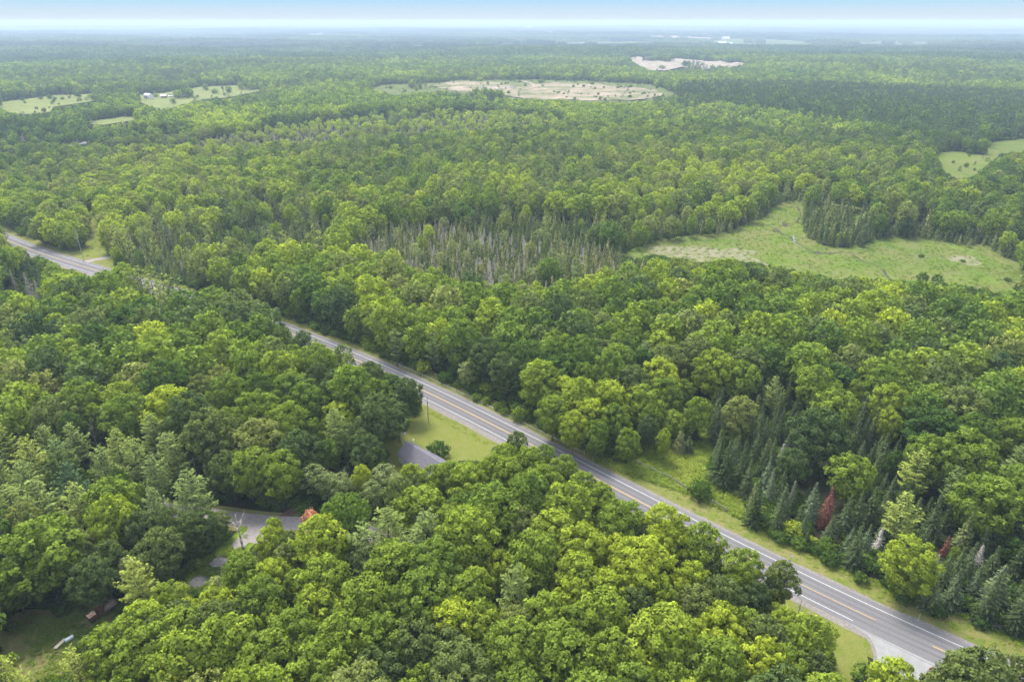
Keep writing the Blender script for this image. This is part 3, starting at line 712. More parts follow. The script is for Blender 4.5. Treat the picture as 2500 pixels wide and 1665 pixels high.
MIX = {  # maple oak birch pine spruce cedar dead snag
 'spruce_wood': (.12, .10, .00, .05, .62, .08, .00, .02), 'spruce_back': (.50, .15, 0, .04, .28, .03, 0, 0), 'pine_left': (.30, .14, 0, .48, .02, .06, 0, 0), 'pine_spur': (.30, .15, 0, .45, .05, .05, 0, 0),
 'pine_mid': (.55, .20, 0, .25, 0, 0, 0, 0), 'cedar_swamp': (.06, .03, .06, .00, .03, .58, .01, .23), 'cedar_olive': (.05, .03, .03, .0, .02, .80, .01, .06), 'conifer_mid': (.26, .10, 0, .10, .10, .42, .01, .01),
 'meadow_fringe': (.28, .12, 0, .03, .10, .47, 0, 0), 'cedar_island': (0, 0, 0, 0, .20, .80, 0, 0), 'east_fringe': (.22, .15, 0, .03, .05, .55, 0, 0), 'pale_swamp': (.10, .04, .40, 0, .04, .26, .01, .15),
 'dark_swamp': (.15, .20, .05, .05, .15, .30, 0, .10), 'plantation': (.10, .06, .02, .72, .08, .02, 0, 0), 'dark_edge': (.30, .20, 0, .3, .1, .1, 0, 0), None: (.62, .25, .03, .04, .02, .03, .01, 0), 'far': (.30, .14, 0, .40, .12, .05, 0, .01)}
KINDS = ['maple', 'oak', 'birch', 'pine', 'spruce', 'cedar', 'dead', 'snag']
def region_of(px, py):
    out = np.full(px.shape, None, object)
    out[py < 300] = 'far'
    for k, q in RG.items():
        out[inpoly(q, px, py)] = k
    return out

# tone 0 dark .. 1 bright yellow-green, by place: (px, py, radius px, shift)
TONE_AT = [(1560, 1400, 260, .22), (1300, 1560, 320, .10), (500, 1550, 420, .06), (1000, 1250, 260, .05), (560, 420, 330, .22), (300, 450, 260, .22), (1500, 380, 400, .10), (1100, 690, 260, .14), (760, 640, 150, .15), (900, 640, 120, .12), (1900, 400, 300, .12), (2100, 700, 400, .04),
           (2200, 1000, 420, -.04), (2350, 1250, 300, -.08), (1850, 820, 300, -.02), (1100, 900, 240, -.08), (900, 980, 160, -.15), (750, 760, 180, -.12), (650, 560, 200, -.10), (60, 650, 160, -.04), (2200, 540, 260, -.12), (200, 320, 260, -.10), (1250, 850, 200, -.05)]
def tone_of(px, py, x, y, r):
    t = .56 + .13 * wob(x, y, 45, 3) + .07 * wob(x, y, 17, 7) + r.normal(0, .19, np.shape(px))
    for a, b, s, k in TONE_AT:
        t = t + k * np.exp(-((px - a) ** 2 + ((py - b) * 1.5) ** 2) / (s * s))
    return np.clip(t, .02, 1.0)

TREES = []     # x, y, kind, radius, height, tone, note, lod
def put(px, py, kind, r, h, tone, note=None, at=.62, base=False):
    if base: p = P(px, py)
    else: p = P(px, py, h * at)
    TREES.append(dict(x=p[0], y=p[1], k=kind, r=r, h=h, t=tone, note=note, hand=True))
M_, O_, B_, P_, S_, C_, D_, N_ = KINDS
def bh(r): return 8.0 + 1.75 * r
for px, py, k, r, t in [
 # woods between highway and photo bottom
 (1621, 1298, M_, 5.6, .95), (1717, 1340, M_, 5.0, .62), (1513, 1285, M_, 6.0, .55), (1384, 1243, M_, 6.2, .72), (1204, 1255, M_, 7, .50), (1272, 1290, O_, 4.6, .75), (1421, 1350, M_, 6, .82), (1503, 1365, M_, 4.5, .95), (1562, 1392, M_, 7, .90),
 (1605, 1356, M_, 4, .88), (1688, 1425, M_, 4, .85), (1408, 1415, M_, 5, .74), (1217, 1395, M_, 3.6, .86), (1258, 1440, P_, 4.6, .60), (1160, 1440, M_, 4, .75), (1136, 1465, M_, 4.6, .6), (1105, 1530, M_, 4.8, .95), (1170, 1532, M_, 4.5, .75),
 (1336, 1512, M_, 5, .7), (1405, 1472, M_, 4.4, .84), (1470, 1512, M_, 5.6, .70), (1397, 1540, M_, 4, .55), (1622, 1572, M_, 6.8, .76), (1754, 1560, M_, 5, .95), (1700, 1490, O_, 4.3, .62), (1550, 1489, O_, 4, .35), (1041, 1310, P_, 6.6, .55), (1061, 1395, M_, 6.6, .46),
 (1027, 1470, M_, 6.2, .5), (1017, 1588, O_, 5, .45), (1255, 1598, M_, 6, .6), (1370, 1608, M_, 6, .58), (1095, 1603, O_, 4.6, .5), (1129, 1655, O_, 6, .55), (1490, 1612, M_, 5, .66), (1812, 1398, M_, 4.6, .66), (1905, 1420, O_, 3.6, .55), (1848, 1470, O_, 3.0, .2), (1761, 1470, O_, 4.6, .45),
 (1754, 1530, M_, 4, .86), (1822, 1540, M_, 3.6, .62), (1972, 1566, M_, 4.4, .72), (1918, 1538, M_, 3.4, .8), (1870, 1570, O_, 4.3, .52), (1860, 1628, M_, 4.6, .98), (1925, 1638, M_, 4.0, .62), (1985, 1648, O_, 3.6, .42), (2174, 1672, M_, 4.2, .86), (2385, 1676, O_, 6.2, .50), (2478, 1672, O_, 5, .5), (2325, 1695, O_, 4.2, .5),
 (1650, 1340, M_, 3.5, .9), (1460, 1240, M_, 4.2, .6), (1560, 1320, O_, 3.6, .3), (1330, 1190, M_, 5, .6), (1290, 1140, M_, 4.4, .62), (1240, 1170, M_, 5, .66), (1420, 1200, M_, 4.2, .58), (1465, 1225, M_, 3.8, .66), (1375, 1155, M_, 3.8, .6), (1330, 1125, M_, 3.4, .55),
 # near the house
 (1004, 1176, M_, 3.6, .78), (1060, 1182, M_, 4.2, .66), (1100, 1176, M_, 4.4, .66), (1143, 1186, M_, 5.2, .72), (1205, 1160, M_, 4.2, .66), (1235, 1128, M_, 4.0, .68), (1262, 1092, O_, 3.4, .45), (898, 1108, O_, 4.6, .28), (928, 1022, O_, 7.4, .36), (992, 965, O_, 4.6, .30), (972, 1020, O_, 4.0, .30), (820, 1045, P_, 5, .62), (860, 1080, O_, 4.6, .4),
 (885, 1171, M_, 2.6, 1.0), (770, 1170, B_, 3.6, .45), (798, 1186, B_, 3.2, .42), (832, 1190, B_, 3.4, .5), (940, 1170, B_, 3.8, .5), (970, 1195, B_, 3.6, .48), (1010, 1190, B_, 3.8, .5), (910, 1210, B_, 3.0, .45), (948, 1300, P_, 6, .62), (893, 1340, P_, 5.6, .52), (961, 1393, M_, 6.2, .62), (788, 1335, M_, 6.4, .82), (795, 1430, M_, 6, .66),
 (778, 1490, M_, 5, .8), (897, 1480, M_, 6, .62), (690, 1156, M_, 5.4, .62), (620, 1150, M_, 5.6, .64), (560, 1150, O_, 5, .42), (665, 1334, M_, 3.4, .84), (671, 1300, M_, 2.2, .82), (712, 1340, O_, 3, .5), (592, 1408, M_, 4.4, .55), (528, 1492, M_, 4, .86), (445, 1528, O_, 4.2, .42), (668, 1420, M_, 4.2, .84), (640, 1475, M_, 5, .5),
 (526, 1538, O_, 5, .52), (446, 1555, M_, 5, .64), (558, 1585, M_, 6, .68), (446, 1628, M_, 6, .72), (354, 1540, M_, 5.4, .74), (280, 1596, M_, 5.4, .66), (351, 1610, M_, 6, .62), (191, 1640, P_, 3.6, .95), (15, 1665, P_, 4, .95), (332, 1418, P_, 4.6, .98), (395, 1350, O_, 5, .52), (271, 1232, M_, 6, .55),
 (469, 1205, P_, 6.2, .52), (104, 1358, M_, 8.0, .56), (18, 1396, M_, 7, .5), (198, 1345, O_, 4, .68), (134, 1310, M_, 4.4, .4), (96, 1229, P_, 6, .6), (32, 1245, P_, 5.6, .66), (191, 1235, P_, 5.4, .78), (64, 1175, P_, 5.4, .55), (420, 1110, P_, 5.6, .58), (380, 1160, P_, 4.6, .5),
 (230, 1420, O_, 4.6, .34), (270, 1370, O_, 3.8, .42), (345, 1300, O_, 4, .36), (470, 1300, O_, 4, .38), (508, 1292, O_, 3.6, .34), (720, 1560, M_, 5.4, .56), (840, 1580, M_, 5.6, .62), (930, 1570, M_, 5.2, .5), (650, 1620, M_, 5.6, .6), (780, 1650, M_, 6, .62), (920, 1655, O_, 5, .35),
 # north side of the highway
 (2223, 1376, M_, 5.4, .80), (1706, 1012, M_, 4.2, .55), (1662, 1072, C_, 2.8, .7), (1621, 1077, M_, 2.2, .86), (1534, 1082, M_, 3.3, .58), (1808, 1015, O_, 5.2, .78), (1621, 965, M_, 5.2, .52), (1578, 1052, O_, 3, .25), (2000, 1060, O_, 7.4, .24), (2042, 1002, M_, 6, .62), (1991, 944, M_, 6.6, .62),
 (1808, 931, M_, 6, .55), (2079, 1166, M_, 5.4, .56), (1930, 1140, O_, 4.2, .25), (1889, 958, P_, 4, .6), (2346, 1009, O_, 8.2, .58), (2273, 993, M_, 6.4, .55), (2442, 955, M_, 6.6, .48), (2356, 1115, M_, 7.4, .56), (2267, 1121, M_, 6.2, .52), (2410, 1230, M_, 7, .52), (2238, 1150, P_, 5, .9), (2203, 1255, P_, 5, .82),
 (2168, 1041, M_, 3.8, .84), (2187, 907, M_, 6.4, .62), (2078, 891, O_, 6.2, .66), (1989, 885, M_, 5.6, .68), (2483, 1137, P_, 5, .5), (2490, 1200, M_, 6, .5), (2362, 1290, S_, 2.8, .98),
 (1457, 1066, M_, 3.8, .45), (1500, 1030, M_, 4.6, .50), (1440, 1020, M_, 5, .86), (1400, 1048, M_, 4.4, .86), (1350, 1010, M_, 5, .62), (1380, 960, M_, 4.6, .92), (1480, 965, M_, 4.6, .6), (1180, 848, D_, 3.8, .3), (1010, 780, P_, 5, .74), (966, 838, P_, 4, .52),
 (370, 693, P_, 5, .72), (438, 716, P_, 6, .50), (577, 784, O_, 7.2, .36), (645, 790, O_, 6.4, .36), (500, 770, O_, 6, .4), (163, 818, P_, 5.6, .5), (238, 878, P_, 5.2, .66), (690, 835, O_, 4.2, .45), (655, 860, M_, 4.8, .55), (742, 838, O_, 3.4, .30), (775, 865, P_, 4.2, .6), (850, 900, P_, 4, .62), (835, 880, O_, 4, .5), (905, 925, O_, 5, .42),
 (1205, 730, P_, 5, .58), (1150, 700, O_, 5.4, .25), (1410, 655, P_, 5, .6), (1340, 660, M_, 5, .4), (880, 635, M_, 7, .9), (960, 640, M_, 5, .86), (805, 520 + 180, M_, 5.2, .86), (640, 690, M_, 5.4, .95), (700, 700, M_, 5, .92), (603, 680, O_, 4, .55)]:
    put(px, py, k, r, {'pine': 10.5 + 1.5 * r, 'birch': 9 + .9 * r, 'cedar': 8, 'spruce': 14, 'dead': 11}.get(k, bh(r)), t)
for px, py, h, r, t in [(1760, 990, 14.5, 2.6, .1), (1757, 1121, 16, 2.7, .12), (1777, 1131, 17, 2.9, .15), (1814, 1131, 16, 2.4, .1), (1849, 1090, 13, 2.2, .4), (1869, 1117, 14, 2.3, .15), (1886, 1111, 13, 1.9, .5), (1906, 1046, 14.5, 2.4, .1), (1926, 1048, 13, 2, .2), (1957, 982, 14, 2.4, .15),
                        (1859, 1019, 13, 2, .2), (1903, 1000, 14, 2.4, .3), (1875, 1160, 13, 2.3, .7), (1848, 1226, 15.5, 2.6, .1), (1882, 1190, 13, 1.9, .8), (1910, 1189, 13, 1.9, .25), (1984, 1226, 13.5, 2.2, .7), (2068, 1255, 13, 2.2, .5), (2096, 1250, 14, 2.2, .3), (2128, 1240, 14.5, 2.6, .35), (2113, 1060, 14, 2.3, .2),
                        (2134, 1048, 15, 2.3, .25), (2103, 1111, 11, 1.9, .6), (2130, 1116, 12, 2, .2), (2158, 1124, 13, 2.2, .2), (2180, 1130, 11, 1.8, .2), (2437, 1430, 13, 3.0, .85), (2277, 1452, 9, 2.2, .9), (2444, 1298, 15, 2.8, .5), (2480, 1290, 14, 2.3, .45), (2340, 1385, 13, 2.2, .35), (2370, 1370, 12, 1.9, .5), (2310, 1400, 12, 2.0, .4), (2385, 1420, 10, 1.8, .6),
                        (1682, 1085, 6.5, 1.6, .5), (1699, 1058, 5.5, 1.9, .1), (2240, 1245, 9, 1.6, .9), (1820, 985, 11, 1.6, .2), (1978, 1010, 10, 1.6, .3), (2490, 1060, 12, 2, .3), (2450, 1090, 11, 1.8, .3), (2260, 1030, 9, 1.6, .9), (2220, 1035, 10, 1.6, .2), (1735, 1010, 11, 1.8, .2), (1930, 1180, 12, 2.0, .2), (2030, 1290, 9, 1.9, .4), (2160, 1290, 10, 2, .5), (2400, 1330, 11, 2.1, .4)]:
    put(px, py, S_, r * 1.18, h, t, at=.5)
put(2024, 1232, S_, 2.3, 13.5, .5, 'rust', at=.55)
put(2312, 1330, S_, 1.1, 6.5, .5, 'rust2', at=.5)
put(1709, 1199, 'shrub', 3.1, 5.0, .12, 'roundpine', at=.45)
put(1070, 1100, 'shrub', 3.3, 4.6, .08, 'roundbush', at=.5)
put(758, 1266, 'dead', 2.2, 9.5, .5, 'orange', at=.85)
put(583, 1292, 'dead', 3.0, 12.0, .2, 'drive_snag', at=.55)
put(1951, 1488, 'dead', 3.0, 9.5, .2, 'junction_bare', at=.55)
put(1461, 1245, 'dead', 2.4, 10, .2, None, at=.7)
put(715, 895 - 215, 'dead', 2.4, 12, .1, None, at=.6); put(742, 690, 'dead', 2.2, 13, .1, None, at=.6); put(1025, 532, 'dead', 4, 11, .1, None, at=.6); put(1399, 720, 'dead', 3.5, 13, .1, None, at=.7); put(1583, 722, 'dead', 3.4, 13, .1, None, at=.7)
put(1818, 850, 'dead', 3.4, 13, .1, None, at=.7); put(1936, 1205, 'snag', 1.7, 9, .1, None, at=.5); put(995, 1655, 'dead', 3, 10, .1, None, at=.6); put(130, 985, 'dead', 3, 13, .2, None, at=.7)
put(225, 1050, 'dead', 2.4, 13, .2, None, at=.7); put(30, 680, 'snag', 1.9, 13, .2); put(65, 690, 'snag', 2.3, 14, .3); put(90, 705, 'snag', 2.2, 12, .3); put(12, 655, 'snag', 1.6, 11, .3)
# loose trees in the open fields, edges and meadow
for px, py, k, r, h, t in [(424, 254, M_, 4.5, 8, .35), (123, 243, M_, 4.5, 8, .1), (100, 244, M_, 3.5, 6, .2), (153, 244, M_, 3.6, 5, .5), (172, 236, P_, 6, 15, .3), (190, 238, M_, 6, 12, .4), (503, 222, M_, 6, 13, .55), (525, 230, M_, 6, 9, .4), (453, 226, M_, 4, 8, .6), (392, 222, M_, 7, 14, .3), (380, 238, M_, 5, 6, .55), (360, 242, M_, 4, 6, .5), (545, 226, S_, 2.6, 11, .1),
                           (560, 228, M_, 6, 12, .25), (55, 247, M_, 3, 4, .3), (230, 250, M_, 7, 14, .5), (262, 262, M_, 7, 14, .5), (420, 290, S_, 2.6, 10, .1), (560, 248, P_, 6, 14, .2), (520, 255, P_, 6, 14, .25), (480, 260, P_, 6, 14, .25),
                           (1172, 200, M_, 8, 9, .85), (1320, 204, M_, 6, 8, .4), (1060, 202, M_, 8, 16, .5), (1085, 202, M_, 8, 13, .45), (1440, 206, P_, 4, 8, .2), (1508, 212, P_, 4, 6, .2), (1528, 213, P_, 4, 6, .2), (1180, 216, P_, 3, 8, .1), (1166, 218, P_, 3, 6, .1), (1150, 218, P_, 3, 5, .1), (1616, 170, M_, 8, 11, .4),
                           (1267, 240, P_, 4, 13, .2), (1225, 240, S_, 2.6, 11, .2)]:
    put(px, py, k, r, h, t, 'loose', base=True)
put(545, 220, S_, 2.4, 13, .5, 'rustfar', base=True)
for px, py, k, r, h, t in [(2365, 605, C_, 1.8, 6, .8), (2340, 600, C_, 1.6, 6, .9), (2222, 694, S_, .8, 4, .1), (2250, 690, 'shrub', 2.6, 5, .2), (2285, 692, 'shrub', 2.4, 4.5, .25), (2120, 590, 'shrub', 2.0, 2.4, .3), (2249, 628, 'shrub', 1.5, 1.6, .2), (2459, 686, 'shrub', 1.6, 1.8, .2), (2350, 640, 'shrub', 1.3, 1.4, .2), (2480, 708, 'shrub', 1.6, 2, .2)]:
    put(px, py, k, r, h, t, 'meadow', base=True)
rc = random.Random(3)
for row_y, xs in ((603, range(2030, 2075, 15)), (594, range(1995, 2115, 16)), (582, range(1972, 2135, 17)), (568, range(1966, 2138, 18)), (553, range(1966, 2130, 19)), (538, range(1972, 2120, 22))):
    for px in xs:
        hh = rc.uniform(10, 13); put(px + rc.uniform(-5, 5), row_y + rc.uniform(-3, 3), rc.choice(['cedar', 'cedar', 'spruce']), rc.uniform(2.2, 3.0), hh if row_y > 560 else hh * .8, rc.uniform(.15, .6), None, base=True)
HAND_N = len(TREES)

# ------------------------------------------------------------------ scatter the rest of the woods
SWAMPS = [[(840, 570), (1060, 535), (1250, 545), (1420, 575), (1560, 612), (1500, 645), (1390, 684), (1250, 688), (1120, 676), (1010, 645), (900, 600)],
          [(260, 350), (480, 332), (700, 297), (950, 272), (1200, 264), (1390, 286), (1280, 308), (1000, 322), (700, 342), (480, 350)],
          [(20, 300), (150, 312), (400, 318), (470, 345), (200, 350), (20, 350)], [(0, 640), (60, 620), (110, 650), (125, 700), (100, 735), (0, 700)]]
def over_swamp(x, y, h, kinds, reg):
    tall = np.isin(kinds, ['maple', 'oak', 'pine', 'birch']) & ~np.isin(reg, ['cedar_swamp', 'cedar_olive', 'pale_swamp', 'dark_swamp'])
    bad = np.zeros(len(x), bool)
    for f in (.98, .8, .65):
        px, py = proj(x, y, hgt(x, y) + h * f)
        for q in SWAMPS: bad |= inpoly(q, px, py)
    return bad & tall
def scatter_near(dmax=460):
    cell = 4.0; gridd = {}
    def add(x, y, r, i): gridd.setdefault((int(x // cell), int(y // cell)), []).append((x, y, r))
    def ok(x, y, r, k):
        cx, cy = int(x // cell), int(y // cell)
        for a in range(cx - 3, cx + 4):
            for b in range(cy - 3, cy + 4):
                for (u, v, s) in gridd.get((a, b), ()):
                    if (u - x) ** 2 + (v - y) ** 2 < (k * (r + s)) ** 2: return False
        return True
    for t in TREES: add(t['x'], t['y'], t['r'] * (.8 if t['k'] in ('maple', 'oak', 'pine') else 1), 0)
    r = np.random.default_rng(5)
    n = 80000
    ang = r.uniform(-.98, .98, n); d = np.sqrt(r.uniform(70 ** 2, dmax ** 2, n))
    x = d * np.sin(ang); y = d * np.cos(ang)
    px, py = proj(x, y, hgt(x, y) + 9)
    reg = region_of(px, py); u = r.random(n)
    kinds = []
    for i in range(n):
        c = np.cumsum(MIX[reg[i]]); kinds.append(KINDS[min(7, int(np.searchsorted(c, u[i] * c[-1])))])
    kinds = np.array(kinds)
    rr = np.where(np.isin(kinds, ['maple', 'oak']), r.choice([3.2, 3.9, 4.6, 5.2, 6.0, 6.6], n) * r.uniform(.92, 1.08, n),
         np.where(kinds == 'pine', r.uniform(3.8, 5.8, n), np.where(kinds == 'spruce', r.uniform(1.7, 3.2, n), np.where(kinds == 'cedar', r.uniform(1.6, 2.7, n), np.where(kinds == 'birch', r.uniform(2.4, 3.6, n), np.where(kinds == 'dead', 2.8, 1.7))))))
    hh = np.where(np.isin(kinds, ['maple', 'oak']), 8.0 + 1.85 * rr + r.normal(0, 1.6, n), np.where(kinds == 'pine', 10.5 + 1.5 * rr, np.where(kinds == 'spruce', rr * 5.0 + r.normal(0, 1, n), np.where(kinds == 'cedar', rr * 4.6 + r.normal(0, .8, n), np.where(kinds == 'birch', 9 + .9 * rr, 8.5)))))
    tn = tone_of(px, py, x, y, r)
    olive = np.isin(reg, ['cedar_swamp', 'cedar_olive', 'pale_swamp']); tn = np.where(olive & (kinds == 'cedar'), r.uniform(.45, 1.0, n), tn)
    tn = np.where((kinds == 'cedar') & ~olive, tn * .8, tn)
    tn = np.where(kinds == 'spruce', tn * .7, tn)
    tn = np.where(np.isin(kinds, ['snag', 'dead']), r.uniform(.3, 1, n), tn)
    sdist = road_sd(x, y)
    lim = np.where(sdist > 0, np.where(x > 30, 11.5, 9.0) + .55 * rr, 6.8 + .6 * rr)
    onroad = np.abs(sdist) < lim
    drv = np.min(np.hypot(x[:, None] - drive[None, ::3, 0], y[:, None] - drive[None, ::3, 1]), 1) < 2.6 + .5 * rr
    drv |= np.min(np.hypot(x[:, None] - drive2[None, ::3, 0], y[:, None] - drive2[None, ::3, 1]), 1) < 3.2 + .5 * rr
    house = np.hypot(x + 28, y - 174) < 12.5 + .5 * rr
    side = (np.abs(x - (74 + (y - 95) * .02)) < 6 + rr * .6) & (y < 104) & (y > 60)
    bl = blocked(x, y, hh, rr) | over_swamp(x, y, hh, kinds, reg)
    small = blocked(x, y, hh * .62, rr * .62) | over_swamp(x, y, hh * .62, kinds, reg)
    good = ~(onroad | drv | house | side)
    conif = np.array([g_ is not None and g_ not in ('far', 'pine_mid', 'spruce_back') for g_ in reg])
    rr = np.where(conif & np.isin(kinds, ['maple', 'oak']), rr * .72, rr); hh = np.where(conif & np.isin(kinds, ['maple', 'oak']), hh * .8, hh)
    order = np.argsort(np.where(conif, -5 - ~np.isin(kinds, ['maple', 'oak']) * .8 + r.normal(0, .8, n), -rr + r.normal(0, .8, n)))
    for i in order:
        if not good[i]: continue
        R_, H_ = rr[i], hh[i]
        if bl[i]:
            if small[i]: continue
            R_, H_ = R_ * .62, H_ * .62
        if ok(x[i], y[i], R_ * (.86 if kinds[i] in ('maple', 'oak', 'pine') else .95), .90):
            add(x[i], y[i], R_ * (.86 if kinds[i] in ('maple', 'oak', 'pine') else 1.0), 0)
            TREES.append(dict(x=x[i], y=y[i], k=str(kinds[i]), r=R_, h=H_, t=float(tn[i]), note=None, hand=False))
scatter_near()

# edge shrubs: leafy skirts along the open ground
def edge_shrubs():
    r = np.random.default_rng(8); out = []
    n = 9000
    ang = r.uniform(-.68, .68, n); d = np.sqrt(r.uniform(95 ** 2, 430 ** 2, n)); x = d * np.sin(ang); y = d * np.cos(ang)
    sr = r.uniform(1.3, 2.9, n); sh = sr * r.uniform(1.2, 1.7, n)
    sdist = road_sd(x, y)
    near_road = ((sdist > np.where(x > 30, 10.6, 8.8) + sr * .5) & (sdist < 18)) | ((sdist < -6.8 - sr * .5) & (sdist > -13))
    bl = blocked(x, y, sh, sr)
    ring = np.zeros(n, bool)
    for dx, dy in ((7, 0), (-7, 0), (0, 7), (0, -7)):
        px, py = proj(x + dx, y + dy, hgt(x, y))
        for q in OPEN[:7]: ring |= inpoly(q, px, py)
    pxs, pys = proj(x, y, hgt(x, y))
    good = (near_road | ring) & ~bl & (np.abs(sdist) > 8)
    drv = np.min(np.hypot(x[:, None] - drive[None, ::3, 0], y[:, None] - drive[None, ::3, 1]), 1) < 3 + .5 * sr
    drv |= np.min(np.hypot(x[:, None] - drive2[None, ::3, 0], y[:, None] - drive2[None, ::3, 1]), 1) < 3.4 + .5 * sr
    good &= ~drv & ~(np.hypot(x + 27, y - 173) < 11)
    pts = []
    for i in np.where(good)[0]:
        if all((x[i] - a) ** 2 + (y[i] - b) ** 2 > (.75 * (sr[i] + c)) ** 2 for a, b, c in pts):
            pts.append((x[i], y[i], sr[i])); out.append((x[i], y[i], sr[i], sh[i], float(np.clip(.45 + .2 * wob(x[i], y[i], 12, 2) + r.normal(0, .18), 0, 1))))
    return out
for x, y, sr, sh, t in edge_shrubs():
    TREES.append(dict(x=x, y=y, k='shrub', r=sr, h=sh, t=t, note=None, hand=False))

# ------------------------------------------------------------------ individual trees (nearest 300 of a kind) and the rest as one mass per kind
for t in TREES:
    t['z'] = float(hgt(t['x'], t['y'])); t['d'] = math.dist((t['x'], t['y'], t['z'] + t['h'] / 2), (0, 0, H))
    t['px'], t['py'] = [float(v) for v in proj(t['x'], t['y'], t['z'] + t['h'] * .62)]
    t['lod'] = 0 if t['d'] < 265 else 1 if t['d'] < 900 else 2
    t['show'] = -60 < t['px'] < 2560 and t['py'] < 1665 + FPX * t['r'] / t['d']
LIMIT = {'maple': 295, 'oak': 295, 'birch': 290, 'pine': 295, 'spruce': 295, 'cedar': 295, 'dead': 290, 'snag': 100, 'shrub': 295}
INDIV, REST = [], {k: [] for k in BASE}
for k in BASE:
    c = [t for t in TREES if t['k'] == k]
    c.sort(key=lambda t: (t['note'] is None, not t['show'], -(t['r'] * t['h']) ** .5 / t['d']))
    sh = [t for t in c if t['show'] or t['note']]
    INDIV += sh[:LIMIT[k]]
    REST[k] += sh[LIMIT[k]:] + [t for t in c if not (t['show'] or t['note'])]
NAME = {'maple': 'maple_tree', 'oak': 'oak_tree', 'birch': 'aspen_tree', 'pine': 'pine_tree', 'spruce': 'spruce_tree', 'cedar': 'cedar_tree', 'dead': 'dead_tree', 'snag': 'dead_conifer', 'shrub': 'shrub'}
CAT = {'maple': 'maple tree', 'oak': 'oak tree', 'birch': 'aspen tree', 'pine': 'pine tree', 'spruce': 'spruce tree', 'cedar': 'cedar tree', 'dead': 'dead tree', 'snag': 'dead conifer', 'shrub': 'shrub'}
FIRST = {}       # (kind, lod, variant) -> crown object standing in the scene, reused by the far masses
rust_m = leaf_mat("rust red needles", [(0, (.10, .036, .024)), (.5, (.145, .058, .040)), (1, (.20, .095, .065))], .05, (1, 1, 1))
orange_m = leaf_mat("dead orange leaves", [(0, (.34, .14, .06)), (.5, (.50, .235, .12)), (1, (.60, .33, .2))], .15, (1, 1, 1))
def variant(me, m):
    c = me.copy(); c.materials.clear(); c.materials.append(m); return c
rust_crown = variant(PROTO['spruce'][0][0][0], rust_m)
def place_tree(t):
    k, lod = t['k'], t['lod']
    lst = PROTO[k][lod]; v = random.randrange(len(lst)); cm, tm = lst[v]
    b = BASE[k]; note = t['note']
    if note == 'rust' or note == 'rust2' or note == 'rustfar': cm = rust_crown
    if note == 'drive_snag': cm, tm = None, mb_mesh('trunk', limbs(777, 12, 4.2, 4.5, 7, .34, 3, .95), pale_bark)
    if k == 'pine' and lod == 2: b = (18, 4)
    s = (t['r'] / b[1], t['r'] / b[1] * random.uniform(.92, 1.08), t['h'] / b[0])
    e = empty(NAME[k], (t['x'], t['y'], t['z'] - .05), random.uniform(0, 6.28), cat=CAT[k])
    e.scale = s
    t['obj'] = e
    if cm is not None:
        c = bpy.data.objects.new('foliage' if k == 'shrub' else 'crown', cm); c["tone"] = float(t['t']); link(c, e)
        if note is None or note == 'loose': FIRST.setdefault((k, lod, v), c)
    if tm is not None:
        link(bpy.data.objects.new('stem' if k == 'shrub' else 'trunk', tm), e)
    if note == 'orange':
        oc = link(bpy.data.objects.new('crown', variant(PROTO['shrub'][0][1][0], orange_m)), e)
        oc.scale = (1.7, 1.7, 2.2); oc.location = (0, 0, 7.6); oc["tone"] = .5
for t in INDIV: place_tree(t)

def natkey(n): 
    m = re.match(r"(.*?)(?:\.(\d+))?$", n); return (m.group(1), int(m.group(2) or 0))
def mass(name, protos, pts, label, cat, group_note=None):
    """ONE object: points that carry copies of tree crowns already standing in the scene. pts rows: x y z sx sy sz rot tone index."""
    col = bpy.data.collections.new(name + " kinds")
    for p in protos: col.objects.link(p)
    order = sorted(range(len(protos)), key=lambda i: natkey(protos[i].name))
    rank = {i: j for j, i in enumerate(order)}
    A = np.array(pts, float)
    me = bpy.data.meshes.new(name); me.vertices.add(len(A)); me.vertices.foreach_set("co", A[:, :3].astype(np.float32).ravel())
    def at(n, typ, v, key='value'):
        a = me.attributes.new(n, typ, 'POINT'); a.data.foreach_set(key, v)
    at("size", 'FLOAT_VECTOR', A[:, 3:6].astype(np.float32).ravel(), 'vector')
    at("turn", 'FLOAT', A[:, 6].astype(np.float32)); at("tone", 'FLOAT', A[:, 7].astype(np.float32))
    at("which", 'INT', np.array([rank[int(i)] for i in A[:, 8]], np.int32))
    o = obj(name, me); tag(o, label, cat, kind="stuff")
    ng = bpy.data.node_groups.new(name, 'GeometryNodeTree')
    ng.interface.new_socket("Geometry", in_out='INPUT', socket_type='NodeSocketGeometry'); ng.interface.new_socket("Geometry", in_out='OUTPUT', socket_type='NodeSocketGeometry')
    N = ng.nodes.new; L = ng.links.new
    gi, go = N("NodeGroupInput"), N("NodeGroupOutput")
    ci = N("GeometryNodeCollectionInfo"); ci.inputs["Collection"].default_value = col; ci.inputs["Separate Children"].default_value = True; ci.inputs["Reset Children"].default_value = True
    mp = N("GeometryNodeMeshToPoints"); L(gi.outputs[0], mp.inputs[0])
    ip = N("GeometryNodeInstanceOnPoints"); ip.inputs["Pick Instance"].default_value = True
    def na(n, dt):
        q = N("GeometryNodeInputNamedAttribute"); q.data_type = dt; q.inputs[0].default_value = n; return q.outputs[0]
    L(mp.outputs[0], ip.inputs["Points"]); L(ci.outputs[0], ip.inputs["Instance"]); L(na("which", 'INT'), ip.inputs["Instance Index"]); L(na("size", 'FLOAT_VECTOR'), ip.inputs["Scale"])
    cx = N("ShaderNodeCombineXYZ"); L(na("turn", 'FLOAT'), cx.inputs[2]); L(cx.outputs[0], ip.inputs["Rotation"])
    L(ip.outputs[0], go.inputs[0])
    md = o.modifiers.new("scatter", 'NODES'); md.node_group = ng
    return o

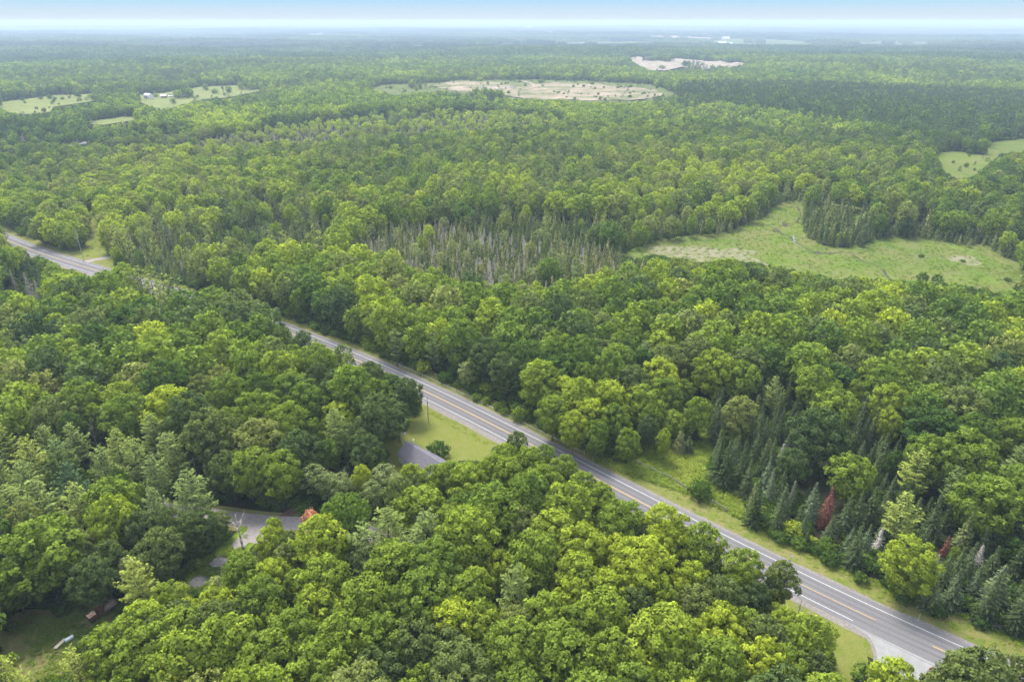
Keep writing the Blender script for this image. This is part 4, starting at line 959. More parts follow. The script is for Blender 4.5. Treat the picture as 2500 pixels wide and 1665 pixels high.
def row(t, which, b, z_off=-.05):
    s = t['r'] / b[1]
    return (t['x'], t['y'], t['z'] + z_off, s, s * random.uniform(.92, 1.08), t['h'] / b[0], random.uniform(0, 6.28), t['t'], which)

# the woods between 460 m and 2.6 km, tree by tree
def scatter_mid():
    r = np.random.default_rng(21); out = []
    for d0, d1, sp in ((455, 900, 8.2), (900, 1500, 8.2), (1500, 2600, 9.6)):
        xs = np.arange(-.80 * d1, .80 * d1, sp); ys = np.arange(d0 * .6, d1 + sp, sp)
        X, Y = np.meshgrid(xs, ys); X = X + r.uniform(-.42, .42, X.shape) * sp; Y = Y + r.uniform(-.42, .42, Y.shape) * sp
        x, y = X.ravel(), Y.ravel(); d = np.hypot(x, y)
        m = (d >= d0) & (d < d1) & (np.abs(x) < .79 * y + 20); x, y = x[m], y[m]
        n = len(x); px, py = proj(x, y, hgt(x, y) + 9); reg = region_of(px, py)
        near = (reg == None)
        ff = np.clip((np.hypot(x, y) - 650) / 500, 0, 1)
        kinds = np.empty(n, object); u = r.random(n); clump = wob(x, y, 260, 6) * .7 + wob(x, y, 90, 4) * .6 + wob(x, y, 40, 1) * .2
        for i in range(n):
            w = list(MIX[reg[i]]) if reg[i] is not None else [.50, .20, .03, .12, .07, .06, .01, .01]
            if reg[i] is None or reg[i] == 'far':      # conifers and broadleaves grow in stands
                w[3] *= max(.08, 1 + 2.6 * clump[i]); w[4] *= max(.2, 1 + 1.5 * clump[i]); w[0] *= max(.2, 1 - .8 * clump[i])
            c = np.cumsum(w); kinds[i] = KINDS[min(7, int(np.searchsorted(c, u[i] * c[-1])))]
        big = np.isin(kinds, ['maple', 'oak'])
        rr = np.where(big, r.uniform(3.6, 6.2, n) * (sp / 8.2) ** .5, np.where(kinds == 'pine', r.uniform(3.4, 5, n), np.where(kinds == 'spruce', r.uniform(2.2, 3.2, n), np.where(kinds == 'cedar', r.uniform(2.0, 3.2, n), 2.8))))
        hh = np.where(big, 8.5 + 1.4 * rr + r.normal(0, 1.6, n), np.where(kinds == 'pine', 11 + 1.5 * rr + r.normal(0, 1, n), np.where(kinds == 'spruce', 12 + r.normal(0, 1.5, n), np.where(kinds == 'cedar', 3.8 * rr, 9))))
        sw = np.isin(reg, ['pale_swamp', 'dark_swamp']); hh = np.where(sw, hh * .62, hh); rr = np.where(sw, rr * .75, rr)
        hh = hh + (2.0 * wob(x, y, 70, 9) + 3.0 * wob(x, y, 210, 2)) * (~sw)
        tn = tone_of(px, py, x, y, r) + .16 * wob(x, y, 150, 5) + .14 * wob(x, y, 420, 8)
        tn = np.where(reg == 'pale_swamp', tn + .30, tn); tn = np.where(reg == 'plantation', r.uniform(.15, .5, n), tn); tn = np.where((reg == 'dark_edge') | (reg == 'dark_swamp'), tn - .15, tn)
        tn = np.where(kinds == 'pine', tn * .75, tn); tn = np.clip(tn - .10 * ff, 0.02, 1)
        bl = blocked(x, y, hh, rr) | over_swamp(x, y, hh, kinds, reg)
        sm = blocked(x, y, hh * .5, rr * .5) | over_swamp(x, y, hh * .5, kinds, reg)
        keep = ~bl | ~sm; hh = np.where(bl, hh * .5, hh); rr = np.where(bl, rr * .5, rr)
        # nothing on the pits or in the fields themselves
        g0x, g0y = proj(x, y, hgt(x, y))
        lone = (np.hypot(x, y) > 950) & (wob(x, y, 75, 8) > .74)
        for q in OPEN[5:-9]: keep &= ~inpoly(q, g0x, g0y) | lone
        keep &= np.abs(road_sd(x, y)) > 9
        for i in np.where(keep)[0]:
            out.append(dict(x=x[i], y=y[i], z=float(hgt(x[i], y[i])), k=kinds[i], r=rr[i], h=hh[i], t=float(tn[i]), lod=1 if d1 <= 900 else 2))
    return out
def pit_shrubs():
    r = np.random.default_rng(66); out = []
    for q, n in ((OPEN[8], 420), (FIELDS[0][0], 60), (FIELDS[1][0], 60), (PIT2, 60), (OPEN[6], 90)):
        g_ = np.array([P(*p)[:2] for p in q]); x = r.uniform(*g_[:, 0].min(keepdims=True), *g_[:, 0].max(keepdims=True), n); y = r.uniform(*g_[:, 1].min(keepdims=True), *g_[:, 1].max(keepdims=True), n)
        for i in np.where(inpoly([tuple(v) for v in g_], x, y) & (wob(x, y, 60, 3) > -.1))[0]:
            s = r.uniform(1.2, 3.2); out.append(dict(x=x[i], y=y[i], z=float(hgt(x[i], y[i])) + .4, k='shrub' if r.random() < .7 else 'cedar', r=s, h=s * 1.6, t=float(r.uniform(.1, .6)), lod=2))
    return out
def edge_mid():
    r = np.random.default_rng(77); out = []
    for q, n, rad in ((MEADOW, 26000, 14), (OPEN[6], 9000, 16), (OPEN[0], 5000, 9), (FIELDS[0][0], 900, 22), (FIELDS[1][0], 900, 22), (FIELDS[2][0], 500, 18), (OPEN[8], 1500, 26), (PIT2, 900, 34)):
        g_ = np.array([P(*p)[:2] for p in q]); lo = g_.min(0) - rad; hi = g_.max(0) + rad
        x = r.uniform(lo[0], hi[0], n); y = r.uniform(lo[1], hi[1], n)
        poly = [tuple(v) for v in g_]; inn = inpoly(poly, x, y); ring = np.zeros(n, bool)
        for a in np.arange(0, 6.28, .785): ring |= inpoly(poly, x + rad * math.cos(a), y + rad * math.sin(a))
        con = r.random(n) < (.88 if q is MEADOW else .6)
        rr = np.where(con, r.uniform(1.5, 2.5, n), r.uniform(1.6, 3.4, n)); hh = np.where(con, rr * 3.2, rr * 1.7)
        if q is FIELDS[0][0] or q is FIELDS[1][0] or q is OPEN[8] or q is PIT2: rr *= 1.3; hh *= 1.3
        ok = ring & ~inn & ~blocked(x, y, hh, rr) & (np.abs(road_sd(x, y)) > 11)
        pts = {}
        for i in np.where(ok)[0]:
            c = (int(x[i] // 4), int(y[i] // 4))
            if any((x[i] - a) ** 2 + (y[i] - b) ** 2 < (1.5 * rr[i]) ** 2 for u in (-1, 0, 1) for v in (-1, 0, 1) for a, b in pts.get((c[0] + u, c[1] + v), ())): continue
            pts.setdefault(c, []).append((x[i], y[i]))
            d = math.hypot(x[i], y[i])
            out.append(dict(x=x[i], y=y[i], z=float(hgt(x[i], y[i])), k='cedar' if con[i] else 'shrub', r=rr[i], h=hh[i], t=float(np.clip(r.normal(.38, .16), 0, 1)), lod=1 if d < 900 else 2))
    return out
for t in scatter_mid() + edge_mid() + pit_shrubs(): REST[t['k']].append(t)

CROWN_OF = {}
for (k, lod, v), c in FIRST.items(): CROWN_OF.setdefault((k, lod), []).append(c)
def protos_for(k, lod):
    for kk, ll in ((k, lod), (k, min(lod, 1)), (k, 0), (k, 1), (k, 2)):
        if (kk, ll) in CROWN_OF: return kk, ll, CROWN_OF[(kk, ll)]
    return None
ALT2 = {'oak': 'maple', 'cedar': 'spruce', 'birch': 'maple'}
STUFF = {'maple': ('maple_forest', 'mass of maples beyond the nearer woods'), 'oak': ('oak_forest', 'darker broadleaf trees spread through the far woods'), 'birch': ('aspen_forest', 'thin pale aspens in the far swamp'), 'pine': ('pine_forest', 'dark blue green pines of the far woods'),
         'spruce': ('spruce_forest', 'dark pointed spruces spread through the far woods'), 'cedar': ('cedar_forest', 'olive cedars around the marsh meadow'), 'snag': ('dead_conifer_forest', 'grey dead conifers standing in the far swamp'), 'shrub': ('shrubbery', 'leafy shrubs along the edges of open ground')}
for k, (nm, lb) in STUFF.items():
    protos = []; rows = []
    def use(t, want):
        kk, ll, cs = want
        for c in cs:
            if c not in protos: protos.append(c)
        c = random.choice(cs)
        b = BASE[kk] if not (kk == 'pine' and ll == 2) else (18, 4)
        rows.append(row(t, protos.index(c), b))
    for t in REST[k]:
        kk = k
        if t['lod'] == 2 and k in ALT2 and ALT2[k]: kk = ALT2[k]
        w = protos_for(kk, t['lod'])
        if w is None: w = protos_for(k, 0)
        use(t, w)
    if rows:
        mass(nm, protos, rows, lb, 'forest' if k != 'shrub' else 'shrubs')
dead_rest = REST['dead']

# woods from 2.6 km to the horizon: groves
def grove(seed, w, n, hq):
    r = np.random.default_rng(seed); Vs, Fs, Ss, Ns = [], [], [], []; off = 0
    for i in range(n):
        x, y = r.uniform(-w, w, 2); s = r.uniform(.8, 1.35); con = r.random() < .35
        if con: V, F, S, Nn = conifer(seed * 50 + i, 'cedar', 15 * s, 3.2, 3.2, 5, 3.2, .3)
        else: V, F, S, Nn = broadleaf(seed * 50 + i, 5.4 * s, 13.5 * s, .5, 7, 3, 2, 3.6, (2, 2.8), squash=.8)
        V = V + [x, y, r.normal(0, 1)]; Vs.append(V); Fs.append(F + off); off += len(V); Ss.append(S * (.78 if con else 1.0)); Ns.append(Nn)
    return np.vstack(Vs), np.vstack(Fs), np.concatenate(Ss), np.vstack(Ns)
gm = leaf_mat("far woods leaves", [(0, (.030, .062, .026)), (.5, (.070, .125, .036)), (1, (.150, .205, .055))], .2)
GR = []
for i, (a, b) in enumerate(((-900, 2750), (300, 2900), (1300, 2700))):
    V, F, S, Nn = grove(7 + i, 22, 22, 0)
    o = obj("woodlot", mesh_from("woodlot", V, F, gm, S, Nn), None, (a, b, float(hgt(a, b)))); o["tone"] = .45
    tag(o, "far patch of mixed woods beyond the pits", "woods", kind="stuff"); GR.append(o)
rows = []
r_ = np.random.default_rng(31)
for d0, d1, sp, sc in ((2550, 5000, 34, 1.0), (5000, 9000, 60, 1.6), (9000, 16000, 120, 3.0), (16000, 31000, 260, 6.5)):
    X, Y = np.meshgrid(np.arange(-.8 * d1, .8 * d1, sp), np.arange(d0 * .6, d1, sp)); x = (X + r_.uniform(-.45, .45, X.shape) * sp).ravel(); y = (Y + r_.uniform(-.45, .45, X.shape) * sp).ravel()
    d = np.hypot(x, y); m = (d >= d0) & (d < d1) & (np.abs(x) < .80 * y); x, y = x[m], y[m]
    hh = r_.uniform(.8, 1.25, len(x)) + .35 * wob(x, y, 420, 3)
    keep = ~blocked(x, y, 15 * hh, 20 * sc) if d1 < 16000 else np.ones(len(x), bool)
    small = (~keep) & ~blocked(x, y, 6, 8); 
    tn = np.clip(.52 + .40 * wob(x, y, 260 * sc, 2) + .35 * wob(x, y, 1100, 6) + r_.normal(0, .18, len(x)), 0, 1)
    for i in np.where(keep | small)[0]:
        q = 1 if keep[i] else .4
        rows.append((x[i], y[i], float(hgt(x[i], y[i])) - .5, sc * q, sc * q, hh[i] * q * (1 + .10 * (sc - 1)), r_.uniform(0, 6.28), tn[i], r_.integers(0, 3)))
mass("distant_forest", GR, rows, "unbroken woods fading blue to the horizon", "forest")

# undergrowth filling the dark gaps between the near trunks
ub = [c for (k, l, v), c in FIRST.items() if k == 'shrub']
r_ = np.random.default_rng(41); n = 20000
ang = r_.uniform(-.95, .95, n); d = np.sqrt(r_.uniform(85 ** 2, 450 ** 2, n)); x = d * np.sin(ang); y = d * np.cos(ang)
sr = r_.uniform(1.0, 2.3, n)
good = ~blocked(x, y, sr * 1.1, sr) & (np.abs(road_sd(x, y)) > 9.5 + sr * .4)
good &= np.min(np.hypot(x[:, None] - drive[None, ::3, 0], y[:, None] - drive[None, ::3, 1]), 1) > 3.2 + .5 * sr
good &= np.min(np.hypot(x[:, None] - drive2[None, ::3, 0], y[:, None] - drive2[None, ::3, 1]), 1) > 4 + .5 * sr
good &= np.hypot(x + 27, y - 173) > 10
tt = np.clip(.15 + r_.normal(0, .1, n), 0, .5)
mass("undergrowth", ub, [(x[i], y[i], float(hgt(x[i], y[i])) - .2, sr[i] / 1.6, sr[i] / 1.6, sr[i] * .55, r_.uniform(0, 6.28), tt[i], r_.integers(0, len(ub))) for i in np.where(good)[0]], "dark undergrowth on the forest floor", "undergrowth")

# weeds and grass tufts on the clearing, verges and marsh
def tuft(seed, w, h, n, qs):
    r = np.random.default_rng(seed); C = np.column_stack([r.normal(0, w, n), r.normal(0, w, n), r.uniform(.1, h, n)]); Nn = unit(rdir(r, n) * .6 + [0, 0, .9])
    V, F = quads(C, Nn, qs, .7, r); vn = unit(np.repeat(Nn, 4, 0) + [0, 0, .8]); return V, F, np.clip(r.normal(1, .14, n), .6, 1.5), vn
wp = P(1640, 1150)
W = []
for i in range(3):
    V, F, S, Nn = tuft(900 + i, .38, .55, 26, .34)
    o = obj("weed_clump", mesh_from("weed_clump", V, F, LM['weeds'], S, Nn), None, (wp[0] + i * 3, wp[1] + i, 0)); o["tone"] = .6; W.append(o)
    tag(o, "leafy weeds in the clearing behind the rail fence", "weeds", kind="stuff")
rows = []
def weeds(poly, n, s0, s1, tone, hz=1.0, dens_noise=0, seed=1, px=True):
    r = np.random.default_rng(seed)
    q = np.array([P(*p)[:2] for p in poly]) if px else np.array(poly)
    x = r.uniform(q[:, 0].min(), q[:, 0].max(), n); y = r.uniform(q[:, 1].min(), q[:, 1].max(), n)
    m = inpoly([tuple(v) for v in q], x, y) & (np.abs(road_sd(x, y)) > 7.6)
    if dens_noise: m &= wob(x, y, dens_noise, seed) + r.normal(0, .35, n) > -.05
    m &= np.min(np.hypot(x[:, None] - drive[None, ::4, 0], y[:, None] - drive[None, ::4, 1]), 1) > 2.4
    x, y = x[m], y[m]; s = r.uniform(s0, s1, len(x)); t = np.clip(tone + .25 * wob(x, y, 7, seed) + r.normal(0, .15, len(x)), 0, 1)
    for i in range(len(x)): rows.append((x[i], y[i], float(hgt(x[i], y[i])), s[i], s[i], s[i] * hz, r.uniform(0, 6.28), t[i], r.integers(0, 3)))
weeds([(1440, 1128), (1545, 1060), (1600, 1000), (1650, 950), (1720, 1010), (1750, 1100), (1760, 1180), (1840, 1200), (1840, 1270), (1950, 1325), (1850, 1290), (1700, 1215)], 9000, .7, 1.5, .62, 1.0, 0, 2)
weeds([(1840, 1270), (2060, 1385), (2200, 1440), (2330, 1490), (2560, 1540), (2560, 1600), (2400, 1570), (2200, 1470), (1900, 1330)], 5000, .4, .9, .62, .8, 9, 3)
weeds([(420, 1440), (515, 1340), (600, 1310), (600, 1345), (470, 1460)], 1500, .6, 1.2, .45, 1, 0, 4)
weeds([(-20, 1560), (60, 1500), (280, 1460), (290, 1530), (160, 1650), (60, 1700), (-20, 1690)], 2500, .4, 1.0, .30, .8, 5, 5)
weeds([(130, 606), (205, 585), (214, 505), (236, 505), (272, 612), (285, 660), (258, 665)], 1500, .5, 1.4, .7, .8, 9, 6)
weeds(MEADOW, 5200, .8, 1.7, .42, .7, 0, 7)
vv = [i for i in range(0, len(road), 1) if 95 < np.hypot(*road[i]) < 420]
for side, lo, hi in ((1, 7.6, 12.5), (-1, 7.6, 10.5)):
    t_ = np.gradient(road, axis=0); t_ /= np.linalg.norm(t_, axis=1)[:, None]
    r2 = np.random.default_rng(50 + side)
    for i in vv:
        for _ in range(5):
            o_ = r2.uniform(lo, hi) * side; q = road[i] + np.array([-t_[i, 1], t_[i, 0]]) * o_ + t_[i] * r2.uniform(-1.5, 1.5)
            if side < 0 and q[0] > 60: continue
            s = r2.uniform(.3, .75); rows.append((q[0], q[1], 0, s, s, s * .7, r2.uniform(0, 6.28), float(np.clip(r2.normal(.7, .15), 0, 1)), r2.integers(0, 3)))
mass("weeds", W, rows, "leafy weeds and grass tufts over the open ground", "weeds")

# ------------------------------------------------------------------ things people made
shingle = ground_mat("grey shingles", [(.125, .117, .130), (.152, .143, .158), (.108, .101, .114)], [.5, 3], .3, .02, 9)
white_wall = mat("white siding", (.55, .54, .51), .7, (.47, .46, .43), 3)
grey_roof = mat("grey metal roof", (.26, .26, .28), .5, (.34, .34, .35), 1.5)
barn_wood = mat("grey barn boards", (.16, .13, .11), .9, (.24, .20, .17), 4)
steel = mat("galvanised steel", (.42, .43, .44), .45, (.32, .33, .34), 6, metal=.5)
dark_m = mat("black rubber", (.015, .015, .016), .8)
glass_m = mat("dark glass", (.02, .025, .03), .08, spec=.6)
pole_m = mat("weathered pole", (.20, .165, .13), .9, (.28, .24, .20), 4)
rail_m = mat("weathered rails", (.15, .13, .115), .9, (.23, .205, .185), 3)
rust_metal = mat("rusty metal", (.075, .034, .020), .85, (.15, .065, .035), 3, bump=.3, dist=.02)

# low house beside the lawn
E1 = np.array([-30.56, 183.13]); u_ = np.array([.718, -.696]); n2 = np.array([.696, .718])
def hp(a, b, z): q = E1 + u_ * a - n2 * b; return (q[0], q[1], z)      # a along the ridge, b back from the front eave
hs = empty("house", hp(8, 3.8, 0), label="low grey-shingled house half hidden by maples beside the lawn", cat="house")
ho_ = Vector(hs.location)
def rel(p): return tuple(Vector(p) - ho_)
def poly_part(name, polys, m, parent, thick=None):
    mb = MB()
    for q in polys: mb.add([rel(p) for p in q], [tuple(range(len(q)))])
    o = mb.build(name, m, parent)
    if thick: md = o.modifiers.new("thickness", 'SOLIDIFY'); md.thickness = thick; md.offset = -1
    return o
W_ = 7.7; RZ, EZ = 5.9, 2.75
roof = poly_part("roof", [[hp(0, 0, EZ), hp(5.9, 0, EZ), hp(5.9, W_ / 2, RZ), hp(0, W_ / 2, RZ)], [hp(5.9, -1.0, EZ - .28), hp(17, -1.0, EZ - .28), hp(17, W_ / 2, RZ + .28), hp(5.9, W_ / 2, RZ + .28)],
                          [hp(0, W_, EZ), hp(0, W_ / 2, RZ), hp(5.9, W_ / 2, RZ), hp(5.9, W_, EZ)], [hp(5.9, W_ + .2, EZ - .1), hp(5.9, W_ / 2, RZ + .28), hp(17, W_ / 2, RZ + .28), hp(17, W_ + .2, EZ - .1)]], shingle, hs, .14)
poly_part("wall", [[hp(.4, .4, 0), hp(16.6, .4, 0), hp(16.6, .4, EZ), hp(.4, .4, EZ)], [hp(.4, W_ - .4, 0), hp(.4, W_ - .4, EZ), hp(16.6, W_ - .4, EZ), hp(16.6, W_ - .4, 0)],
                   [hp(.4, .4, 0), hp(.4, .4, EZ), hp(.4, W_ / 2, RZ - .2), hp(.4, W_ - .4, EZ), hp(.4, W_ - .4, 0)], [hp(16.6, .4, 0), hp(16.6, W_ - .4, 0), hp(16.6, W_ - .4, EZ), hp(16.6, W_ / 2, RZ - .2), hp(16.6, .4, EZ)]], white_wall, hs, .12)
for a in (2.2, 8.5, 13):
    w = MB(); c = hp(a, .32, 1.55); w.box(rel(c), (1.5, .08, 1.1), math.atan2(u_[1], u_[0])); wf = w.build("window", white_wall, hs)
    w = MB(); c = hp(a, .27, 1.55); w.box(rel(c), (1.3, .04, .9), math.atan2(u_[1], u_[0])); w.build("pane", glass_m, wf)
w = MB(); w.tube(rel(hp(-.1, W_ / 2, RZ + .02)), rel(hp(5.9, W_ / 2, RZ + .02)), .09, n=5); w.tube(rel(hp(5.8, W_ / 2, RZ + .30)), rel(hp(17, W_ / 2, RZ + .30)), .09, n=5); w.build("ridge_cap", mat("ridge cap", (.24, .23, .26), .8), roof)
w = MB(); w.tube(rel(hp(1.6, 2.2, 3.8)), rel(hp(1.6, 2.2, 6.1)), .13, n=8); w.tube(rel(hp(1.6, 2.2, 6.1)), rel(hp(1.6, 2.2, 6.5)), .27, .20, 8); ch = w.build("chimney", mat("pale flue", (.6, .6, .58), .5), roof)
w = MB(); w.box(rel(hp(1.7, 5.0, 4.45)), (.35, .35, .3), .5); w.build("roof_vent", white_wall, roof)
w = MB(); w.tube(rel(hp(0, 0, EZ - .1)), rel(hp(5.9, 0, EZ - .1)), .07, n=5); w.tube(rel(hp(5.9, -1.0, EZ - .4)), rel(hp(17, -1, EZ - .4)), .07, n=5); w.build("gutter", white_wall, roof)

# lattice antenna mast
ap = P(985, 1092)
am = empty("antenna_tower", (ap[0], ap[1], 0), label="tall thin lattice antenna tower at the end of the grey house", cat="antenna tower")
w = MB(); c3 = [(.24 * math.cos(a), .24 * math.sin(a)) for a in (0, 2.094, 4.189)]
for i in range(3):
    w.tube((*c3[i], 0), (*c3[i], 12.4), .035, n=4)
for k in range(31):
    z = k * .4
    for i in range(3): w.tube((*c3[i], z), (*c3[(i + 1) % 3], z + .4), .022, n=3); w.tube((*c3[i], z), (*c3[(i + 1) % 3], z), .022, n=3)
w.build("lattice", steel, am)
w = MB(); w.tube((0, 0, 12.2), (0, 0, 15.0), .045, n=5); w.build("mast", steel, am)
w = MB(); w.tube((0, 0, 14.7), (0, 0, 15.2), .20, .16, 8); w.build("antenna_head", white_wall, am)
w = MB(); w.tube((-1.7, .6, 4.6), (.3, -.1, 4.0), .03, n=4)
for k in range(5): q = Vector((-1.7, .6, 4.6)).lerp(Vector((.3, -.1, 4.0)), k / 4.5); w.tube(q + Vector((-.2, -.5, 0)), q + Vector((.2, .5, 0)), .015, n=3)
w.build("side_antenna", steel, am)
w = MB(); w.tube((.0, 0, 5.2), (.7, .3, 5.2), .03, n=4); w.tube((.62, .3, 4.95), (.78, .45, 5.45), .28, .30, 10); w.build("dish", white_wall, am)

def wire(a, b, sag, name, label, r=.02, group=None):
    mb = MB(); a = Vector(a); b = Vector(b); n = 14; pr = a
    for i in range(1, n + 1):
        t = i / n; q = a.lerp(b, t); q.z -= sag * 4 * t * (1 - t); mb.tube(pr, q, r, n=4); pr = q
    o = mb.build(name, mat("cable", (.10, .10, .10), .6)); tag(o, label, "power cable", group)
    return o
def utility_pole(p, h, label, arm=True, rz=0, white=False, group="utility poles along the highway"):
    e = empty("utility_pole", (p[0], p[1], p[2]), rz, label, "utility pole", group)
    w = MB(); w.tube((0, 0, -.3), (0, 0, h), .17, .11, 8); w.build("pole", pole_m if not white else mat("sun-bleached pole", (.36, .34, .31), .9, (.28, .26, .24), 4), e)
    if arm:
        w = MB(); w.box((0, 0, h - .9), (1.9, .12, .14)); w.build("crossarm", pole_m, e)
        for x in (-.85, 0, .85):
            w = MB(); w.tube((x, 0, h - .83), (x, 0, h - .58), .07, .05, 6); w.build("insulator", white_wall, e)
    else:
        w = MB(); w.tube((.16, 0, h - 2.4), (.16, 0, h - 1.5), .16, .16, 8); w.build("transformer", steel, e)
    return e
pa = P(1046, 1029); utility_pole(pa, 9.6, "bare wooden pole standing in the corner of the lawn", False)
pb = P(1346, 1103, 9.4); utility_pole((pb[0], pb[1], 0), 9.4, "pole whose top shows above the maples before the yellow line", False)
pc = P(205, 638); utility_pole(pc, 19.5, "tall pale pole at the mouth of the far driveway", False, 0, True)
pd = P(272, 628); utility_pole(pd, 7.6, "short pole with a white box where the far driveway enters the woods", False, 1.2, True)
w1 = P(470, 1118, 9.2); w2 = P(790, 1282, 8.4)
utility_pole((w1[0], w1[1], 0), 9.4, "pole hidden in the pines above the gravel lane", True, 1.0)
utility_pole((w2[0], w2[1], 0), 8.6, "pole hidden behind the round bright maple beside the lane", True, 1.0)
for k, (da, lb) in enumerate(((-1.6, "upper of the two thin cables over the gravel lane"), (1.6, "lower of the two thin cables over the gravel lane"))):
    wire((w1[0] + da * .7, w1[1] - da * .7, 9.0), (w2[0] + da * .8, w2[1] - da * .8, 8.2), .7, "power_cable", lb, .013)
j1 = P(2085, 1520, 7.5); j2 = P(2370, 1662, 7.5)
wire(j1 + np.array([-22, 19, 0]), j2 + np.array([6, -6, 0]), .5, "power_cable", "thin dark cable strung low over the highway junction", .035)
g1 = P(1140, 1312, 9); g2 = P(1640, 1380, 9)
wire(g1 + np.array([-6, 0, 0]), g2, .8, "power_cable", "faint cable passing through the maples south of the highway", .02)

# cable guide rail along the far edge of the highway
GP = [(945 + 17.0 * k, 878 + 0.0 * k) for k in range(28)]
i0, i1 = road_at(945, 892), road_at(1400, 1125)
tr = np.gradient(road, axis=0); tr /= np.linalg.norm(tr, axis=1)[:, None]; nr_ = np.stack([-tr[:, 1], tr[:, 0]], 1)
gr0 = road[i0] + nr_[i0] * 8.0
gr = empty("guide_rail", (gr0[0], gr0[1], 0), label="low cable guide rail on short white posts beyond the highway", cat="guide rail")
ks = np.linspace(i0, i1, 30).astype(int); gp_ = [road[k] + nr_[k] * 7.6 - gr0 for k in ks]
for q in gp_:
    w = MB(); w.tube((q[0], q[1], -.1), (q[0], q[1], .85), .11, .10, 6); w.build("post", mat("pale post", (.34, .31, .27), .8) if 'pale post' not in bpy.data.materials else bpy.data.materials['pale post'], gr)
for z in (.42, .62):
    w = MB()
    for a, b in zip(gp_[:-1], gp_[1:]): w.tube((a[0], a[1], z), (b[0], b[1], z), .03, n=4)
    w.build("cable", steel, gr)

def rail_fence(pts, label):
    q = catmull([P(*p)[:2] for p in pts], 2.6); o0 = q[0]
    e = empty("rail_fence", (o0[0], o0[1], 0), label=label, cat="rail fence"); q = q - o0; r = random.Random(len(pts))
    for i, p in enumerate(q):
        if i % 2 == 0:
            w = MB()
            for s in (-.16, .16): w.tube((p[0] - s, p[1] + s * 2, -.1), (p[0] + s * 1.3, p[1] - s * .6, 1.35), .07, .06, 5)
            w.build("post", rail_m, e)
    for i in range(len(q) - 1):
        a, b = q[i], q[i + 1]; zz = (-1) ** i * .14
        for z in (.25, .55, .85, 1.1):
            if r.random() < .12: continue
            w = MB(); w.tube((a[0] + zz, a[1] - zz, z + r.uniform(-.05, .05)), (b[0] - zz, b[1] + zz, z + r.uniform(-.08, .08)), .07, .06, 5); w.build("rail", rail_m, e)
rail_fence([(1540, 1126), (1565, 1136), (1592, 1150), (1622, 1162), (1652, 1180), (1682, 1200)], "grey split rail fence sagging across the clearing above the highway")
rail_fence([(1727, 1224), (1748, 1234), (1776, 1250)], "short length of split rail fence beside the round dark pine")
rail_fence([(2366, 1516), (2410, 1525), (2445, 1537), (2478, 1556)], "split rail fence at the wood's edge facing the junction")

def sign(px, py, h, bw, bh_, m, name, label, post=True, ry=0.5, cat="road sign", tilt=0):
    p = P(px, py); e = empty(name, tuple(p), ry, label, cat)
    if post: w = MB(); w.tube((0, 0, -.2), (0, 0, h), .04, n=6); w.build("post", steel, e)
    w = MB(); w.box((0, -.06, h - bh_ / 2), (bw, .03, bh_)); w.build("panel", m, e); return e
white_s = mat("white sign face", (.62, .63, .63), .5); red_s = mat("red sign face", (.50, .045, .035), .5, (.55, .08, .06), 3); yel_s = mat("yellow sign face", (.62, .42, .03), .5); green_s = mat("pale green stake", (.34, .46, .38), .6)
sign(1930, 1372, 2.3, .6, .75, white_s, "road_sign", "small white sign on a post beside the far shoulder", ry=-.7)
sign(2268, 1640, 1.5, .75, .75, red_s, "warning_sign", "small red board at the corner of the side road", ry=.3)
sign(2264, 1650, 1.1, .85, .6, yel_s, "marker_sign", "small yellow board in front of the red board at the junction", ry=.3)
p = P(2241, 1515); w = MB(); w.tube((0, 0, -.1), (0, 0, 2.4), .05, .045, 6); o = w.build("marker_stake", green_s, loc=tuple(p)); tag(o, "thin pale green stake in the verge opposite the junction", "marker stake")
p = P(1924, 1497); w = MB(); w.tube((0, 0, -.1), (-.5, .3, 1.9), .06, .055, 6); o = w.build("guy_marker", yel_s, loc=tuple(p)); tag(o, "slanting yellow guard on the grass before the bare junction tree", "guy marker")
w = MB(); p = P(1922, 1371); r = random.Random(4)
for k in range(6): w.box((r.uniform(-.8, .8), r.uniform(-.5, .5), .12), (r.uniform(.3, .7), r.uniform(.2, .5), .28), r.uniform(0, 3), .6)
o = w.build("stones", mat("dark stones", (.07, .06, .055), .9, (.11, .10, .09), 3), loc=tuple(p)); tag(o, "little heap of dark stones at the foot of the white sign", "stones"); o["kind"] = "stuff"

# yard: old machine, plank bench, barrel, hoop
t0 = P(246, 1502); tp2 = P(283, 1480); ang_ = math.atan2(tp2[1] - t0[1], tp2[0] - t0[0])
tk = empty("rusty_truck", tuple(t0), ang_, "derelict rusty truck with a white and orange hood at the yard's edge", "old truck")
w = MB(); w.box((.5, 0, .75), (6.0, 1.9, .35)); w.build("chassis", rust_metal, tk)
w = MB(); w.box((-1.7, 0, 1.3), (1.9, 1.8, .75), 0, .92); w.build("body", rust_metal, tk)
w = MB(); w.box((-1.7, 0, 1.71), (1.7, 1.6, .06)); hd = w.build("hood", mat("peeling white and orange paint", (.60, .56, .50), .7, (.52, .16, .05), 1.1, 2, ramp=(.47, .53)), tk)
w = MB(); w.box((.1, 0, 1.65), (1.3, 1.8, 1.4), 0, .86); cb = w.build("cab", rust_metal, tk)
w = MB(); w.box((-.52, 0, 1.95), (.06, 1.4, .55)); w.build("windscreen", glass_m, cb)
w = MB(); w.box((2.3, 0, 1.25), (2.9, 1.9, .12)); [w.box((2.3, s * .92, 1.55), (2.9, .08, .6)) for s in (-1, 1)]; w.build("bed", mat("grey timber bed", (.21, .16, .135), .9, (.30, .24, .21), 3), tk)
w = MB(); w.tube((.4, .3, 2.3), (3.6, .6, 2.7), .11, .08, 6); w.tube((.4, -.4, 2.3), (3.4, .2, 2.9), .08, .06, 6); w.build("boom", rust_metal, tk)
